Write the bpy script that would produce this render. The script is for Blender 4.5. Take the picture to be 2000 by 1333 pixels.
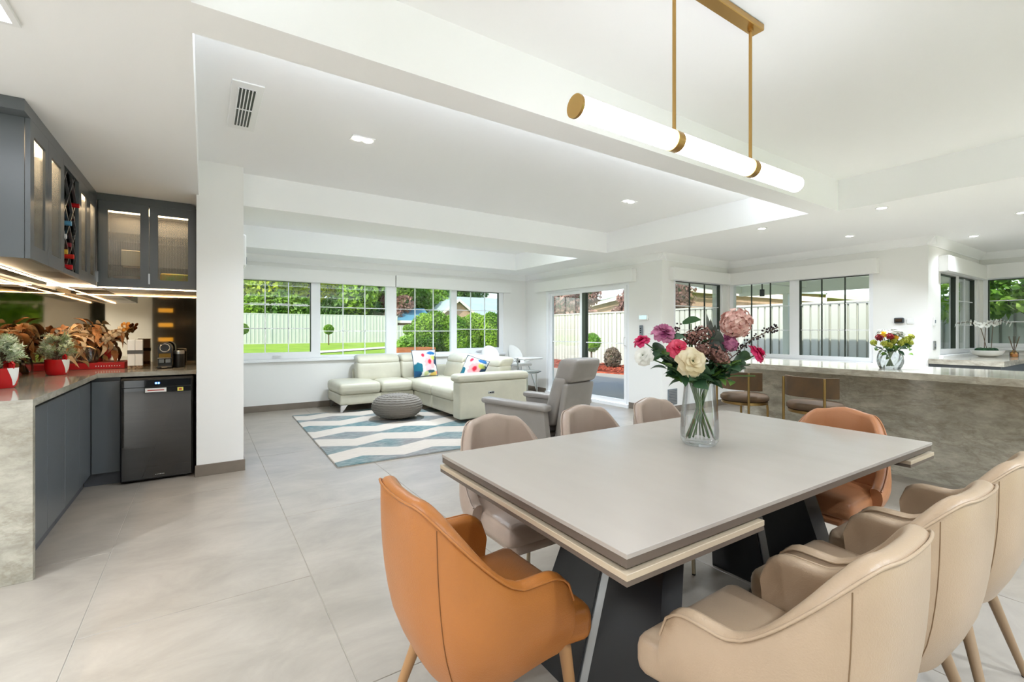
import bpy, math, random
from mathutils import Vector, Matrix
for o in list(bpy.data.objects): bpy.data.objects.remove(o)
SC = bpy.context.scene
COL = SC.collection
PI = math.pi
R = math.radians

# ------------------------------------------------------------------ camera
cd = bpy.data.cameras.new('camera'); cam = bpy.data.objects.new('camera', cd); COL.objects.link(cam)
cam.location = (0, 0, 1.24); cam.rotation_euler = (R(90), 0, -math.atan2(602, 905))
cd.sensor_width = 36; cd.lens = 36 * 905 / 2000; cd.shift_y = -19.5 / 2000; cd.clip_start = 0.02; cd.clip_end = 300
SC.camera = cam
# ------------------------------------------------------------------ world, sun, exposure
w = bpy.data.worlds.new('world'); SC.world = w; w.use_nodes = True
nt = w.node_tree; bg = nt.nodes['Background']
sky = nt.nodes.new('ShaderNodeTexSky'); sky.sky_type = 'NISHITA'; sky.sun_disc = False
sky.sun_elevation = R(38); sky.sun_rotation = R(245); sky.air_density = 1.0; sky.dust_density = 1.5; sky.ozone_density = 1.0
nt.links.new(sky.outputs[0], bg.inputs[0]); bg.inputs[1].default_value = 0.19
sd = bpy.data.lights.new('sun', 'SUN'); sun = bpy.data.objects.new('sun', sd); COL.objects.link(sun)
sd.energy = 2.1; sd.angle = R(1.0); sd.color = (1, .95, .86); sun.location = (-6, -4, 12)
sun.rotation_euler = Vector((-.72, -.38, .60)).to_track_quat('Z', 'Y').to_euler()
SC.view_settings.view_transform = 'Standard'; SC.view_settings.look = 'None'
SC.view_settings.exposure = 1.2; SC.view_settings.gamma = 1; SC.view_settings.use_curve_mapping = False
SC.cycles.max_bounces = 10; SC.cycles.diffuse_bounces = 6; SC.cycles.glossy_bounces = 4
SC.cycles.transparent_max_bounces = 12; SC.cycles.transmission_bounces = 4
SC.cycles.use_adaptive_sampling = True; SC.cycles.adaptive_threshold = .03
SC.cycles.caustics_reflective = False; SC.cycles.caustics_refractive = False
SC.cycles.sample_clamp_indirect = 6

# ------------------------------------------------------------------ helpers
class MB:
    """collects verts and faces of one mesh"""
    def __init__(s): s.v = []; s.f = []; s.m = []
    def add(s, vs, fs, mi=0):
        b = len(s.v); s.v += [tuple(p) for p in vs]; s.f += [tuple(b + i for i in f) for f in fs]; s.m += [mi] * len(fs); return s
    def box(s, x0, x1, y0, y1, z0, z1, c=0.0, mi=0):
        if x0 > x1: x0, x1 = x1, x0
        if y0 > y1: y0, y1 = y1, y0
        if z0 > z1: z0, z1 = z1, z0
        if c <= 0:
            v = [(x0,y0,z0),(x1,y0,z0),(x1,y1,z0),(x0,y1,z0),(x0,y0,z1),(x1,y0,z1),(x1,y1,z1),(x0,y1,z1)]
            return s.add(v, [(0,3,2,1),(4,5,6,7),(0,1,5,4),(1,2,6,5),(2,3,7,6),(3,0,4,7)], mi)
        c = min(c, (x1-x0)*.45, (y1-y0)*.45, (z1-z0)*.45)
        lo = (x0,y0,z0); hi = (x1,y1,z1); idx = {}; vs = []
        for sx in (0,1):
            for sy in (0,1):
                for sz in (0,1):
                    k = (sx,sy,sz)
                    for a in range(3):
                        p = []
                        for i in range(3):
                            base = hi[i] if k[i] else lo[i]
                            if i == a: p.append(base)
                            else: p.append(base - c if k[i] else base + c)
                        idx[(k,a)] = len(vs); vs.append(tuple(p))
        fs = []
        for a in range(3):
            b_, c_ = (a+1) % 3, (a+2) % 3
            for side in (0,1):
                q = []
                for (u,v) in ((0,0),(1,0),(1,1),(0,1)):
                    k = [0,0,0]; k[a] = side; k[b_] = u; k[c_] = v
                    q.append(idx[(tuple(k),a)])
                fs.append(tuple(q) if side else tuple(reversed(q)))
            for u in (0,1):
                for v in (0,1):
                    k0 = [0,0,0]; k0[b_] = u; k0[c_] = v; k1 = list(k0); k1[a] = 1; k0 = tuple(k0); k1 = tuple(k1)
                    q = (idx[(k0,b_)], idx[(k1,b_)], idx[(k1,c_)], idx[(k0,c_)])
                    fs.append(q if u != v else tuple(reversed(q)))
        for sx in (0,1):
            for sy in (0,1):
                for sz in (0,1):
                    k = (sx,sy,sz); tr = (idx[(k,0)], idx[(k,1)], idx[(k,2)]); fs.append(tr if (sx+sy+sz) % 2 else tr[::-1])
        return s.add(vs, fs, mi)
    def cyl(s, p0, p1, r0, r1=None, n=16, caps=True, mi=0):
        return s.tube([p0, p1], [r0, r0 if r1 is None else r1], n, caps, mi)
    def tube(s, pts, r, n=8, caps=True, mi=0):
        pts = [Vector(p) for p in pts]; m = len(pts); rs = r if isinstance(r, (list, tuple)) else [r] * m
        vs = []; up = None
        for i in range(m):
            d = (pts[min(i+1, m-1)] - pts[max(i-1, 0)])
            d = d.normalized() if d.length > 1e-9 else Vector((0,0,1))
            if up is None:
                up = Vector((0,0,1)) if abs(d.z) < .9 else Vector((0,1,0))
            a = up - d * up.dot(d)
            if a.length < 1e-6: a = d.orthogonal()
            a.normalize(); up = a; b = d.cross(a)
            for k in range(n):
                t = 2*PI*k/n; vs.append(pts[i] + (a*math.cos(t) + b*math.sin(t)) * rs[i])
        fs = [(i*n+k, i*n+(k+1)%n, (i+1)*n+(k+1)%n, (i+1)*n+k) for i in range(m-1) for k in range(n)]
        if caps: fs += [tuple(range(n-1,-1,-1)), tuple((m-1)*n+k for k in range(n))]
        return s.add(vs, fs, mi)
    def lathe(s, prof, n=24, c=(0,0,0), sx=1, sy=1, mi=0):
        vs = []
        for (r, z) in prof:
            for k in range(n):
                t = 2*PI*k/n; vs.append((c[0]+r*sx*math.cos(t), c[1]+r*sy*math.sin(t), c[2]+z))
        m = len(prof)
        fs = [(i*n+k, i*n+(k+1)%n, (i+1)*n+(k+1)%n, (i+1)*n+k) for i in range(m-1) for k in range(n)]
        if prof[0][0] > 1e-6: fs.append(tuple(range(n-1,-1,-1)))
        if prof[-1][0] > 1e-6: fs.append(tuple((m-1)*n+k for k in range(n)))
        return s.add(vs, fs, mi)
    def ball(s, c, rx, ry=None, rz=None, n=12, m=8, mi=0):
        ry = rx if ry is None else ry; rz = rx if rz is None else rz
        vs = [(c[0], c[1], c[2]-rz)]
        for i in range(1, m):
            p = -PI/2 + PI*i/m
            for k in range(n):
                t = 2*PI*k/n; vs.append((c[0]+rx*math.cos(p)*math.cos(t), c[1]+ry*math.cos(p)*math.sin(t), c[2]+rz*math.sin(p)))
        vs.append((c[0], c[1], c[2]+rz)); L = len(vs)-1
        fs = [(0, 1+(k+1)%n, 1+k) for k in range(n)]
        fs += [(1+i*n+k, 1+i*n+(k+1)%n, 1+(i+1)*n+(k+1)%n, 1+(i+1)*n+k) for i in range(m-2) for k in range(n)]
        fs += [(L, 1+(m-2)*n+k, 1+(m-2)*n+(k+1)%n) for k in range(n)]
        return s.add(vs, fs, mi)
    def grid(s, fn, nu, nv, cu=False, cv=False, mi=0):
        U = nu if cu else nu+1; V = nv if cv else nv+1
        vs = [fn(i/nu, j/nv) for i in range(U) for j in range(V)]
        fs = [(i*V+j, ((i+1)%U)*V+j, ((i+1)%U)*V+(j+1)%V, i*V+(j+1)%V) for i in range(nu) for j in range(nv)]
        return s.add(vs, fs, mi)
    def prism(s, pts, z0, z1, fn=None, mi=0):
        n = len(pts); f3 = fn or (lambda a, b, z: (a, b, z))
        vs = [f3(a, b, z0) for a, b in pts] + [f3(a, b, z1) for a, b in pts]
        fs = [tuple(range(n-1,-1,-1)), tuple(range(n, 2*n))] + [(i, (i+1)%n, n+(i+1)%n, n+i) for i in range(n)]
        return s.add(vs, fs, mi)
    def soft(s, x0, x1, y0, y1, z0, z1, r=.03, puff=0.0, n=5, mi=0, warp=None):
        """rounded box with a puffed top"""
        h = ((x1-x0)/2, (y1-y0)/2, (z1-z0)/2); c = ((x0+x1)/2, (y0+y1)/2, (z0+z1)/2)
        r = min(r, min(h)*.98)
        ax = []
        for k in range(3):
            a = h[k]; t = [-a, -a+.12*r, -a+.4*r, -a+r]; inn = a - r
            t += [-inn + 2*inn*i/n for i in range(1, n)] + [a-r, a-.4*r, a-.12*r, a]
            ax.append(t)
        ids = {}; vs = []
        def vid(p):
            k = (round(p[0],5), round(p[1],5), round(p[2],5))
            if k in ids: return ids[k]
            q = [max(-(h[i]-r), min(h[i]-r, p[i])) for i in range(3)]
            d = Vector([p[i]-q[i] for i in range(3)])
            if d.length > 1e-9: d = d.normalized() * r
            o = [q[i]+d[i] for i in range(3)]
            if puff:
                f = max(0, 1-(p[0]/h[0])**2) * max(0, 1-(p[1]/h[1])**2)
                if o[2] > 0: o[2] += puff * f
            o = [o[i]+c[i] for i in range(3)]
            if warp: o = warp(*o)
            ids[k] = len(vs); vs.append(tuple(o)); return ids[k]
        fs = []
        for a in range(3):
            b_, c_ = (a+1) % 3, (a+2) % 3
            for sd_ in (-1, 1):
                for i in range(len(ax[b_])-1):
                    for j in range(len(ax[c_])-1):
                        q = []
                        for (u, v) in ((i,j),(i+1,j),(i+1,j+1),(i,j+1)):
                            p = [0,0,0]; p[a] = sd_*h[a]; p[b_] = ax[b_][u]; p[c_] = ax[c_][v]; q.append(vid(p))
                        fs.append(tuple(q) if sd_ > 0 else tuple(reversed(q)))
        return s.add(vs, fs, mi)
    def mesh(s, name, smooth=38):
        me = bpy.data.meshes.new(name); me.from_pydata(s.v, [], s.f)
        if any(s.m): me.polygons.foreach_set('material_index', s.m)
        if smooth is not None:
            me.polygons.foreach_set('use_smooth', [True]*len(me.polygons))
            try: me.set_sharp_from_angle(angle=R(smooth))
            except Exception: pass
        me.update(); return me

def put(name, geo, m, parent=None, loc=(0,0,0), rot=(0,0,0), smooth=38, world=False, scale=None):
    me = geo.mesh(name, smooth) if isinstance(geo, MB) else geo
    o = bpy.data.objects.new(name, me); COL.objects.link(o)
    if isinstance(geo, MB) and m is not None:
        for k in (m if isinstance(m, (list, tuple)) else [m]): me.materials.append(k)
    o.location = loc; o.rotation_euler = rot
    if scale: o.scale = scale
    if parent is not None:
        o.parent = parent
        if world: o.matrix_parent_inverse = (Matrix.Translation(parent.location) @ parent.rotation_euler.to_matrix().to_4x4()).inverted()
    return o
def tag(o, label=None, cat=None, group=None, kind=None):
    if label: o['label'] = label
    if cat: o['category'] = cat
    if group: o['group'] = group
    if kind: o['kind'] = kind
    return o
def thing(name, label, cat, loc=(0,0,0), rz=0, group=None, kind=None):
    o = bpy.data.objects.new(name, None); COL.objects.link(o); o.empty_display_size = .1
    o.location = loc; o.rotation_euler = (0, 0, rz); return tag(o, label, cat, group, kind)
def struct(name, geo, m, smooth=38, parent=None):
    return tag(put(name, geo, m, parent, smooth=smooth), kind='structure')
KIDS = {}
def dup(root, loc, rz, label=None, remat=None):
    kids = {}
    for o in bpy.data.objects:
        if o.parent: kids.setdefault(o.parent.name, []).append(o)
    def cp(o, par):
        c = o.copy(); COL.objects.link(c)
        if par: c.parent = par
        if remat and c.type == 'MESH' and o.data.materials and o.data.materials[0] in remat:
            key = (o.data.name, id(remat))
            if key not in KIDS:
                KIDS[key] = o.data.copy()
                for i, mm in enumerate(KIDS[key].materials): KIDS[key].materials[i] = remat.get(mm, mm)
            c.data = KIDS[key]
        for ch in kids.get(o.name, []): cp(ch, c)
        return c
    r = cp(root, None); r.location = loc; r.rotation_euler = (0, 0, rz)
    if label: r['label'] = label
    return r

# ------------------------------------------------------------------ materials
def lin(c):
    c = c / 255.0
    return c / 12.92 if c <= .04045 else ((c + .055) / 1.055) ** 2.4
def rgb(r, g, b): return (lin(r), lin(g), lin(b), 1)
def mat(name, col, rough=.5, metal=0, noise=None, bump=None, spec=None, coat=0, emit=None, sheen=0, trans=0, ior=None, alpha=None):
    m = bpy.data.materials.new(name); m.use_nodes = True; t = m.node_tree; b = t.nodes['Principled BSDF']
    c = rgb(*col); b.inputs['Base Color'].default_value = c; b.inputs['Roughness'].default_value = rough; b.inputs['Metallic'].default_value = metal
    if spec is not None: b.inputs['Specular IOR Level'].default_value = spec
    if coat: b.inputs['Coat Weight'].default_value = coat; b.inputs['Coat Roughness'].default_value = .08
    if sheen: b.inputs['Sheen Weight'].default_value = sheen
    if trans: b.inputs['Transmission Weight'].default_value = trans
    if ior: b.inputs['IOR'].default_value = ior
    if emit: b.inputs['Emission Color'].default_value = rgb(*emit[0]); b.inputs['Emission Strength'].default_value = emit[1]
    if noise or bump:
        tc = t.nodes.new('ShaderNodeTexCoord')
    if noise:
        sc, amt, col2 = noise[0], noise[1], noise[2] if len(noise) > 2 else None
        mp = t.nodes.new('ShaderNodeMapping'); t.links.new(tc.outputs['Object'], mp.inputs[0])
        if len(noise) > 3: mp.inputs['Scale'].default_value = noise[3]
        n = t.nodes.new('ShaderNodeTexNoise'); n.inputs['Scale'].default_value = sc; n.inputs['Detail'].default_value = 8; n.inputs['Roughness'].default_value = .6
        t.links.new(mp.outputs[0], n.inputs['Vector'])
        mx = t.nodes.new('ShaderNodeMix'); mx.data_type = 'RGBA'
        cr = t.nodes.new('ShaderNodeMapRange'); cr.inputs[1].default_value = .35; cr.inputs[2].default_value = .65; cr.inputs[3].default_value = 0; cr.inputs[4].default_value = amt
        t.links.new(n.outputs[0], cr.inputs[0]); t.links.new(cr.outputs[0], mx.inputs[0])
        mx.inputs[6].default_value = c; mx.inputs[7].default_value = rgb(*col2) if col2 else (c[0]*.6, c[1]*.6, c[2]*.6, 1)
        t.links.new(mx.outputs[2], b.inputs['Base Color'])
    if bump:
        n2 = t.nodes.new('ShaderNodeTexNoise'); n2.inputs['Scale'].default_value = bump[0]; n2.inputs['Detail'].default_value = 4
        t.links.new(tc.outputs['Object'], n2.inputs['Vector'])
        bp = t.nodes.new('ShaderNodeBump'); bp.inputs['Strength'].default_value = bump[1]; bp.inputs['Distance'].default_value = .01
        t.links.new(n2.outputs[0], bp.inputs['Height']); t.links.new(bp.outputs[0], b.inputs['Normal'])
    return m
def glassmat(name, tint=(1,1,1), gloss=.08, rough=0.0, blend=.0):
    m = bpy.data.materials.new(name); m.use_nodes = True; t = m.node_tree; t.nodes.remove(t.nodes['Principled BSDF'])
    out = t.nodes['Material Output']; tr = t.nodes.new('ShaderNodeBsdfTransparent'); tr.inputs[0].default_value = (*tint, 1)
    gl = t.nodes.new('ShaderNodeBsdfGlossy'); gl.inputs['Roughness'].default_value = rough
    lw = t.nodes.new('ShaderNodeLayerWeight'); lw.inputs[0].default_value = .25
    mr = t.nodes.new('ShaderNodeMapRange'); mr.inputs[3].default_value = gloss*.4; mr.inputs[4].default_value = min(1, gloss*6)
    t.links.new(lw.outputs['Fresnel'], mr.inputs[0])
    mx = t.nodes.new('ShaderNodeMixShader'); t.links.new(mr.outputs[0], mx.inputs[0]); t.links.new(tr.outputs[0], mx.inputs[1]); t.links.new(gl.outputs[0], mx.inputs[2])
    last = mx
    if blend:
        df = t.nodes.new('ShaderNodeBsdfTranslucent'); df.inputs[0].default_value = (.8,.8,.78,1)
        m2 = t.nodes.new('ShaderNodeMixShader'); m2.inputs[0].default_value = blend; t.links.new(mx.outputs[0], m2.inputs[1]); t.links.new(df.outputs[0], m2.inputs[2]); last = m2
    t.links.new(last.outputs[0], out.inputs[0]); return m
def leafmat(name, c1, c2, scale=3, rough=.5, transl=.35):
    m = bpy.data.materials.new(name); m.use_nodes = True; t = m.node_tree; b = t.nodes['Principled BSDF']; out = t.nodes['Material Output']
    tc = t.nodes.new('ShaderNodeTexCoord'); n = t.nodes.new('ShaderNodeTexNoise'); n.inputs['Scale'].default_value = scale; n.inputs['Detail'].default_value = 3
    t.links.new(tc.outputs['Object'], n.inputs['Vector'])
    r = t.nodes.new('ShaderNodeValToRGB'); r.color_ramp.elements[0].position = .35; r.color_ramp.elements[1].position = .68
    r.color_ramp.elements[0].color = rgb(*c1); r.color_ramp.elements[1].color = rgb(*c2)
    t.links.new(n.outputs[0], r.inputs[0]); t.links.new(r.outputs[0], b.inputs['Base Color']); b.inputs['Roughness'].default_value = rough
    if transl:
        ts = t.nodes.new('ShaderNodeBsdfTranslucent'); t.links.new(r.outputs[0], ts.inputs[0])
        mx = t.nodes.new('ShaderNodeMixShader'); mx.inputs[0].default_value = transl
        t.links.new(b.outputs[0], mx.inputs[1]); t.links.new(ts.outputs[0], mx.inputs[2]); t.links.new(mx.outputs[0], out.inputs[0])
    return m
def stonemat(name, base, vein, light, scale=1.0, rough=.18):
    m = bpy.data.materials.new(name); m.use_nodes = True; t = m.node_tree; b = t.nodes['Principled BSDF']; N = t.nodes.new; K = t.links.new
    tc = N('ShaderNodeTexCoord'); mp = N('ShaderNodeMapping'); mp.inputs['Rotation'].default_value = (.55, .2, .5); mp.inputs['Scale'].default_value = (scale, scale*.8, scale*1.9); K(tc.outputs['Object'], mp.inputs[0])
    def noise(sc, det, ro, di):
        n = N('ShaderNodeTexNoise'); n.inputs['Scale'].default_value = sc; n.inputs['Detail'].default_value = det; n.inputs['Roughness'].default_value = ro; n.inputs['Distortion'].default_value = di; K(mp.outputs[0], n.inputs['Vector']); return n.outputs[0]
    def ramp(src, p0, c0, p1, c1):
        r = N('ShaderNodeValToRGB'); e = r.color_ramp.elements; e[0].position = p0; e[0].color = c0; e[1].position = p1; e[1].color = c1; K(src, r.inputs[0]); return r
    def mix(f, x, y, k=None):
        n = N('ShaderNodeMix'); n.data_type = 'RGBA'
        if k is None: K(f, n.inputs[0])
        else: n.inputs[0].default_value = k
        for i_, q in ((6, x), (7, y)):
            if isinstance(q, tuple): n.inputs[i_].default_value = q
            else: K(q, n.inputs[i_])
        return n.outputs[2]
    big = ramp(noise(1.5, 5, .55, .4), .36, rgb(*[int(x*.90) for x in base]), .66, rgb(*light))
    fine = ramp(noise(11, 12, .72, .3), .35, rgb(*[int(x*.80) for x in base]), .66, rgb(*[min(255, int(x*1.10)) for x in light]))
    col = mix(None, big.outputs[0], fine.outputs[0], .5)
    vm = ramp(noise(2.0, 10, .66, .25), .475, (0,0,0,1), .525, (0,0,0,1)); k = vm.color_ramp.elements.new(.5); k.color = (.32,.32,.32,1)
    col = mix(vm.outputs[0], col, rgb(*vein))
    K(col, b.inputs['Base Color']); b.inputs['Roughness'].default_value = rough
    return m
M = {}
M['wall'] = mat('wall_paint', (240,239,236), .6)
M['cream'] = mat('cream_paint', (224,214,192), .6)
M['ceil'] = mat('ceiling_paint', (250,250,250), .7)
M['trimw'] = mat('white_trim', (242,242,242), .35)
M['upvc'] = mat('white_window_frame', (244,245,247), .25)
M['dkframe'] = mat('dark_sash_edge', (52,60,50), .3)
def tilemat():
    m = mat('floor_tile', (156,147,137), .32); t = m.node_tree; b = t.nodes['Principled BSDF']; g = t.nodes.new('ShaderNodeNewGeometry')
    mp = t.nodes.new('ShaderNodeMapping'); mp.inputs['Rotation'].default_value = (0,0,.6); mp.inputs['Scale'].default_value = (1,1.6,1); t.links.new(g.outputs['Position'], mp.inputs[0])
    n1 = t.nodes.new('ShaderNodeTexNoise'); n1.inputs['Scale'].default_value = 2.2; n1.inputs['Detail'].default_value = 12; n1.inputs['Roughness'].default_value = .68; n1.inputs['Distortion'].default_value = .5; t.links.new(mp.outputs[0], n1.inputs['Vector'])
    r = t.nodes.new('ShaderNodeValToRGB'); e = r.color_ramp.elements; e[0].position = .33; e[0].color = rgb(142,133,122); e[1].position = .68; e[1].color = rgb(166,156,144); t.links.new(n1.outputs[0], r.inputs[0]); t.links.new(r.outputs[0], b.inputs['Base Color'])
    return m
M['tile'] = tilemat()
M['grout'] = mat('grout', (170,163,152), .8)
M['skirt'] = mat('skirting_tile', (128,117,105), .4, noise=(6, .5, (108,98,88)))
M['stone'] = stonemat('grey_quartzite', (168,160,144), (116,104,86), (198,191,177), .8, .10)
M['stonel'] = stonemat('pale_quartzite', (164,157,141), (126,114,94), (188,182,168), .8, .08)
M['cab'] = mat('cabinet_paint', (95,100,104), .28)
M['cabdark'] = mat('cabinet_paint_shadow_gap', (44,46,48), .4)
M['kick'] = mat('kickboard', (84,86,92), .4)
M['mirror'] = mat('bronze_mirror', (168,152,128), .03, 1)
M['glass'] = glassmat('window_glass', (.97,.985,.98), .05)
M['vglass'] = glassmat('vase_glass', (.975,.985,.99), .10)
M['reeded'] = glassmat('reeded_glass', (.74,.78,.80), .12, .12, .07)
M['blackglass'] = mat('black_glass', (14,16,19), .02, 0, spec=.9, coat=.5)
M['black'] = mat('black_plastic', (16,16,18), .35)
M['blackmat'] = mat('black_steel', (20,21,25), .30, 0)
M['chrome'] = mat('chrome', (215,217,220), .12, 1)
M['steel'] = mat('brushed_steel', (180,182,184), .3, 1)
M['brass'] = mat('brushed_brass', (186,150,92), .28, 1)
M['bronze'] = mat('aged_brass', (150,122,78), .32, 1)
M['white'] = mat('white_plastic', (240,240,238), .3)
M['greyp'] = mat('grey_plastic', (120,128,136), .4)
def leather(name, c, r=.38): return mat(name, c, r, noise=(5, .28, tuple(int(x*.86) for x in c)), bump=(260, .12))
M['l_beige'] = leather('beige_leather', (182,157,131), .31)
M['l_orange'] = leather('tan_orange_leather', (172,106,48), .33)
M['l_taupe'] = leather('taupe_leather', (178,158,144), .34)
M['l_grey'] = leather('grey_leather', (150,144,139), .27)
M['l_sofa'] = leather('pale_sage_leather', (198,194,175), .40)
M['seam_b'] = mat('beige_seam', (132,106,78), .7); M['seam_o'] = mat('orange_seam', (120,72,30), .7); M['seam_t'] = mat('taupe_seam', (104,86,74), .7)
M['leg_b'] = mat('beige_leg', (150,124,96), .45); M['leg_o'] = mat('tan_leg', (160,118,76), .45)
M['leg_m'] = mat('champagne_metal_leg', (170,155,132), .3, .9)
M['ttop'] = mat('ceramic_table_top', (178,169,161), .26, noise=(2.5, .35, (169,160,152), (3, 1, 1)))
M['tedge'] = mat('table_edge', (104,92,82), .4); M['tleaf'] = mat('table_leaf_light', (196,178,154), .35)
M['glow'] = mat('pendant_glow', (255,252,246), .4, emit=((244,248,255), 4))
M['ledw'] = mat('warm_led', (255,225,180), .4, emit=((255,218,170), 7))
M['ledbar'] = mat('warm_led_bar', (255,225,180), .4, emit=((255,222,180), 34))
M['ledc'] = mat('downlight_led', (255,250,240), .4, emit=((255,248,236), 20))
M['skyl'] = mat('skylight_diffuser', (250,252,255), .5, emit=((240,246,255), 3.0))
M['blueled'] = mat('blue_display', (60,120,255), .4, emit=((70,130,255), 6))
M['red'] = mat('red_gloss', (196,14,24), .22); M['redmat'] = mat('red_box', (190,22,30), .45)

# ================================================================== SETTING
def wall(name, ax, p, th, a0, a1, z0, z1, holes=(), m=None):
    """slab wall: ax 'y' lies in a plane y=p..p+th running along x; ax 'x' the other way; holes (a0,a1,z0,z1)"""
    A = sorted({a0, a1} | {h for q in holes for h in q[:2]}); Z = sorted({z0, z1} | {h for q in holes for h in q[2:]})
    def solid(i, j):
        if i < 0 or j < 0 or i >= len(A)-1 or j >= len(Z)-1: return False
        ca = (A[i]+A[i+1])/2; cz = (Z[j]+Z[j+1])/2
        return not any(h[0] < ca < h[1] and h[2] < cz < h[3] for h in holes)
    ids = {}; vs = []; fs = []
    def V(a, t, z):
        q = (a, p + t, z) if ax == 'y' else (p + t, a, z)
        if q not in ids: ids[q] = len(vs); vs.append(q)
        return ids[q]
    for i in range(len(A)-1):
        for j in range(len(Z)-1):
            if not solid(i, j): continue
            a, b, c, d = A[i], A[i+1], Z[j], Z[j+1]
            f0 = (V(a,0,c), V(b,0,c), V(b,0,d), V(a,0,d)); f1 = (V(a,th,c), V(a,th,d), V(b,th,d), V(b,th,c))
            fs += [f0, f1] if ax == 'y' else [f0[::-1], f1[::-1]]
            for (di, dj, e) in ((-1,0,((a,c),(a,d))), (1,0,((b,d),(b,c))), (0,-1,((b,c),(a,c))), (0,1,((a,d),(b,d)))):
                if not solid(i+di, j+dj):
                    (u1, w1), (u2, w2) = e; q = (V(u1,0,w1), V(u2,0,w2), V(u2,th,w2), V(u1,th,w1))
                    fs.append(q if ax == 'y' else q[::-1])
    return struct(name, MB().add(vs, fs), m or M['wall'], smooth=None)

# floor: grout bed with large tiles as parts
fl = struct('floor', MB().box(-4.1, 9.9, -2.6, 8.1, -.12, -.003), M['grout'], smooth=None)
tw, tl = .885, 1.77
tile_me = MB().box(0, tw-.003, 0, tl-.003, -.02, 0, .0015).mesh('floor_tile', None); tile_me.materials.append(M['tile'])
for i in range(-4, 11):
    x = -.43 + tw*i
    off = 2.52 if i % 2 == 0 else 2.52 + tl/2
    for j in range(-4, 4):
        y = off + tl*j
        if y > 8.0 or y + tl < -2.4 or x > 9.7 or x + tw < -3.9: continue
        if y > 4.9 and x > 5.6: continue
        if y > 2.2 and x > 7.5: continue
        if x + tw < -1.15 and y > 3.3: continue
        put('floor_tile', tile_me, None, fl, loc=(x, y, 0))
# ceiling slabs (2.7 m) and dropped bulkheads (2.4 m)
c1 = MB(); c1.box(-4.2, 5.9, -2.7, 8.25, 2.7, 2.9); struct('ceiling', c1, M['ceil'], None)
struct('ceiling', MB().box(5.9, 7.62, -2.7, 4.74, 2.4, 2.9), M['ceil'], None)
struct('ceiling', MB().box(7.62, 9.95, -2.7, 2.12, 2.4, 2.9), M['ceil'], None)
for nm, b in enumerate([(-4.2,-.037,-2.7,8.25), (-.037,5.9,1.985,2.19), (.295,5.9,4.945,5.56), (.295,5.9,7.33,8.25), (4.98,5.9,2.19,4.945), (4.96,5.9,5.56,7.33), (5.111,5.9,-2.7,1.985), (-.037,5.111,-2.7,-2.0)]):
    struct('ceiling_bulkhead', MB().box(b[0], b[1], b[2], b[3], 2.4, 2.7), M['ceil'], None)
# walls
wall('wall_back', 'y', 8.03, .2, .295, 5.894, -.1, 2.4, [(.40, 5.13, .80, 2.05)])
pier = struct('wall_pier', MB().box(-.052, .295, 4.762, 8.23, 0, 2.7), M['wall'], None)
wall('wall_bar_end', 'y', 5.7, .12, -1.3, -.052, 0, 2.4)
wall('wall_bar_side', 'x', -1.1, -.2, 3.2, 5.82, 0, 2.4)
wall('wall_left_return', 'y', 3.2, .2, -4.1, -1.3, 0, 2.4)
wall('wall_left', 'x', -4.0, -.2, -2.7, 3.4, 0, 2.4)
wall('wall_front', 'y', -2.5, -.2, -4.2, 9.9, 0, 2.7, [(-3.9,-2.3,.9,1.92), (.6,4.8,.02,2.15), (5.6,8.6,.9,2.05)])
wall('wall_door', 'x', 5.694, .2, 4.518, 8.23, 0, 2.4, [(5.16, 7.33, .02, 2.03)])
wall('wall_corner', 'y', 4.518, .2, 5.894, 7.61, 0, 2.4, [(5.97, 7.27, .82, 2.04)])
wall('wall_kitchen', 'x', 7.41, .2, 1.907, 4.518, 0, 2.4, [(2.47, 4.49, .82, 2.03)])
wall('wall_sink_return', 'y', 1.907, .2, 7.61, 9.907, 0, 2.4, [(7.86, 9.62, .93, 2.05)])
wall('wall_right', 'x', 9.707, .2, -2.5, 1.907, 0, 2.4, [(-1.2, 1.87, 1.0, 2.04)])
# cornices
CP = [(0,2.30),(.012,2.30),(.014,2.312),(.03,2.325),(.055,2.350),(.072,2.372),(.085,2.387),(.09,2.40),(0,2.40)]
def cornice(i, p, q, n):
    p = Vector((*p, 0)); q = Vector((*q, 0)); n = Vector((*n, 0)); b = MB()
    vs = [p + n*d + Vector((0,0,z)) for d, z in CP] + [q + n*d + Vector((0,0,z)) for d, z in CP]; k = len(CP)
    fs = [(j, (j+1) % k, k+(j+1) % k, k+j) for j in range(k)] + [tuple(range(k)), tuple(range(2*k-1, k-1, -1))]
    struct('trim_%d' % i, b.add(vs, fs), M['ceil'], 30)
cornice(1, (.295,8.03), (5.694,8.03), (0,-1)); cornice(2, (5.694,8.03), (5.694,4.44), (-1,0)); cornice(3, (5.61,4.518), (7.41,4.518), (0,-1))
cornice(4, (7.41,4.518), (7.41,1.825), (-1,0)); cornice(5, (7.325,1.907), (9.707,1.907), (0,-1)); cornice(6, (9.707,1.907), (9.707,-2.5), (-1,0))
# skirting tiles
def skirt(nm, x0, x1, y0, y1): struct('baseboard_' + nm, MB().box(x0, x1, y0, y1, 0, .098, .001), M['skirt'], None)
skirt('back', .305, 5.694, 8.018, 8.03); skirt('pier_front', -.062, .307, 4.75, 4.762); skirt('pier_side', .295, .307, 4.762, 8.018)
skirt('door_near', 5.682, 5.694, 4.506, 5.16); skirt('door_far', 5.682, 5.694, 7.33, 8.018); skirt('corner', 5.694, 7.41, 4.506, 4.518); skirt('kitchen', 7.398, 7.41, 1.907, 4.506)

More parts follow.
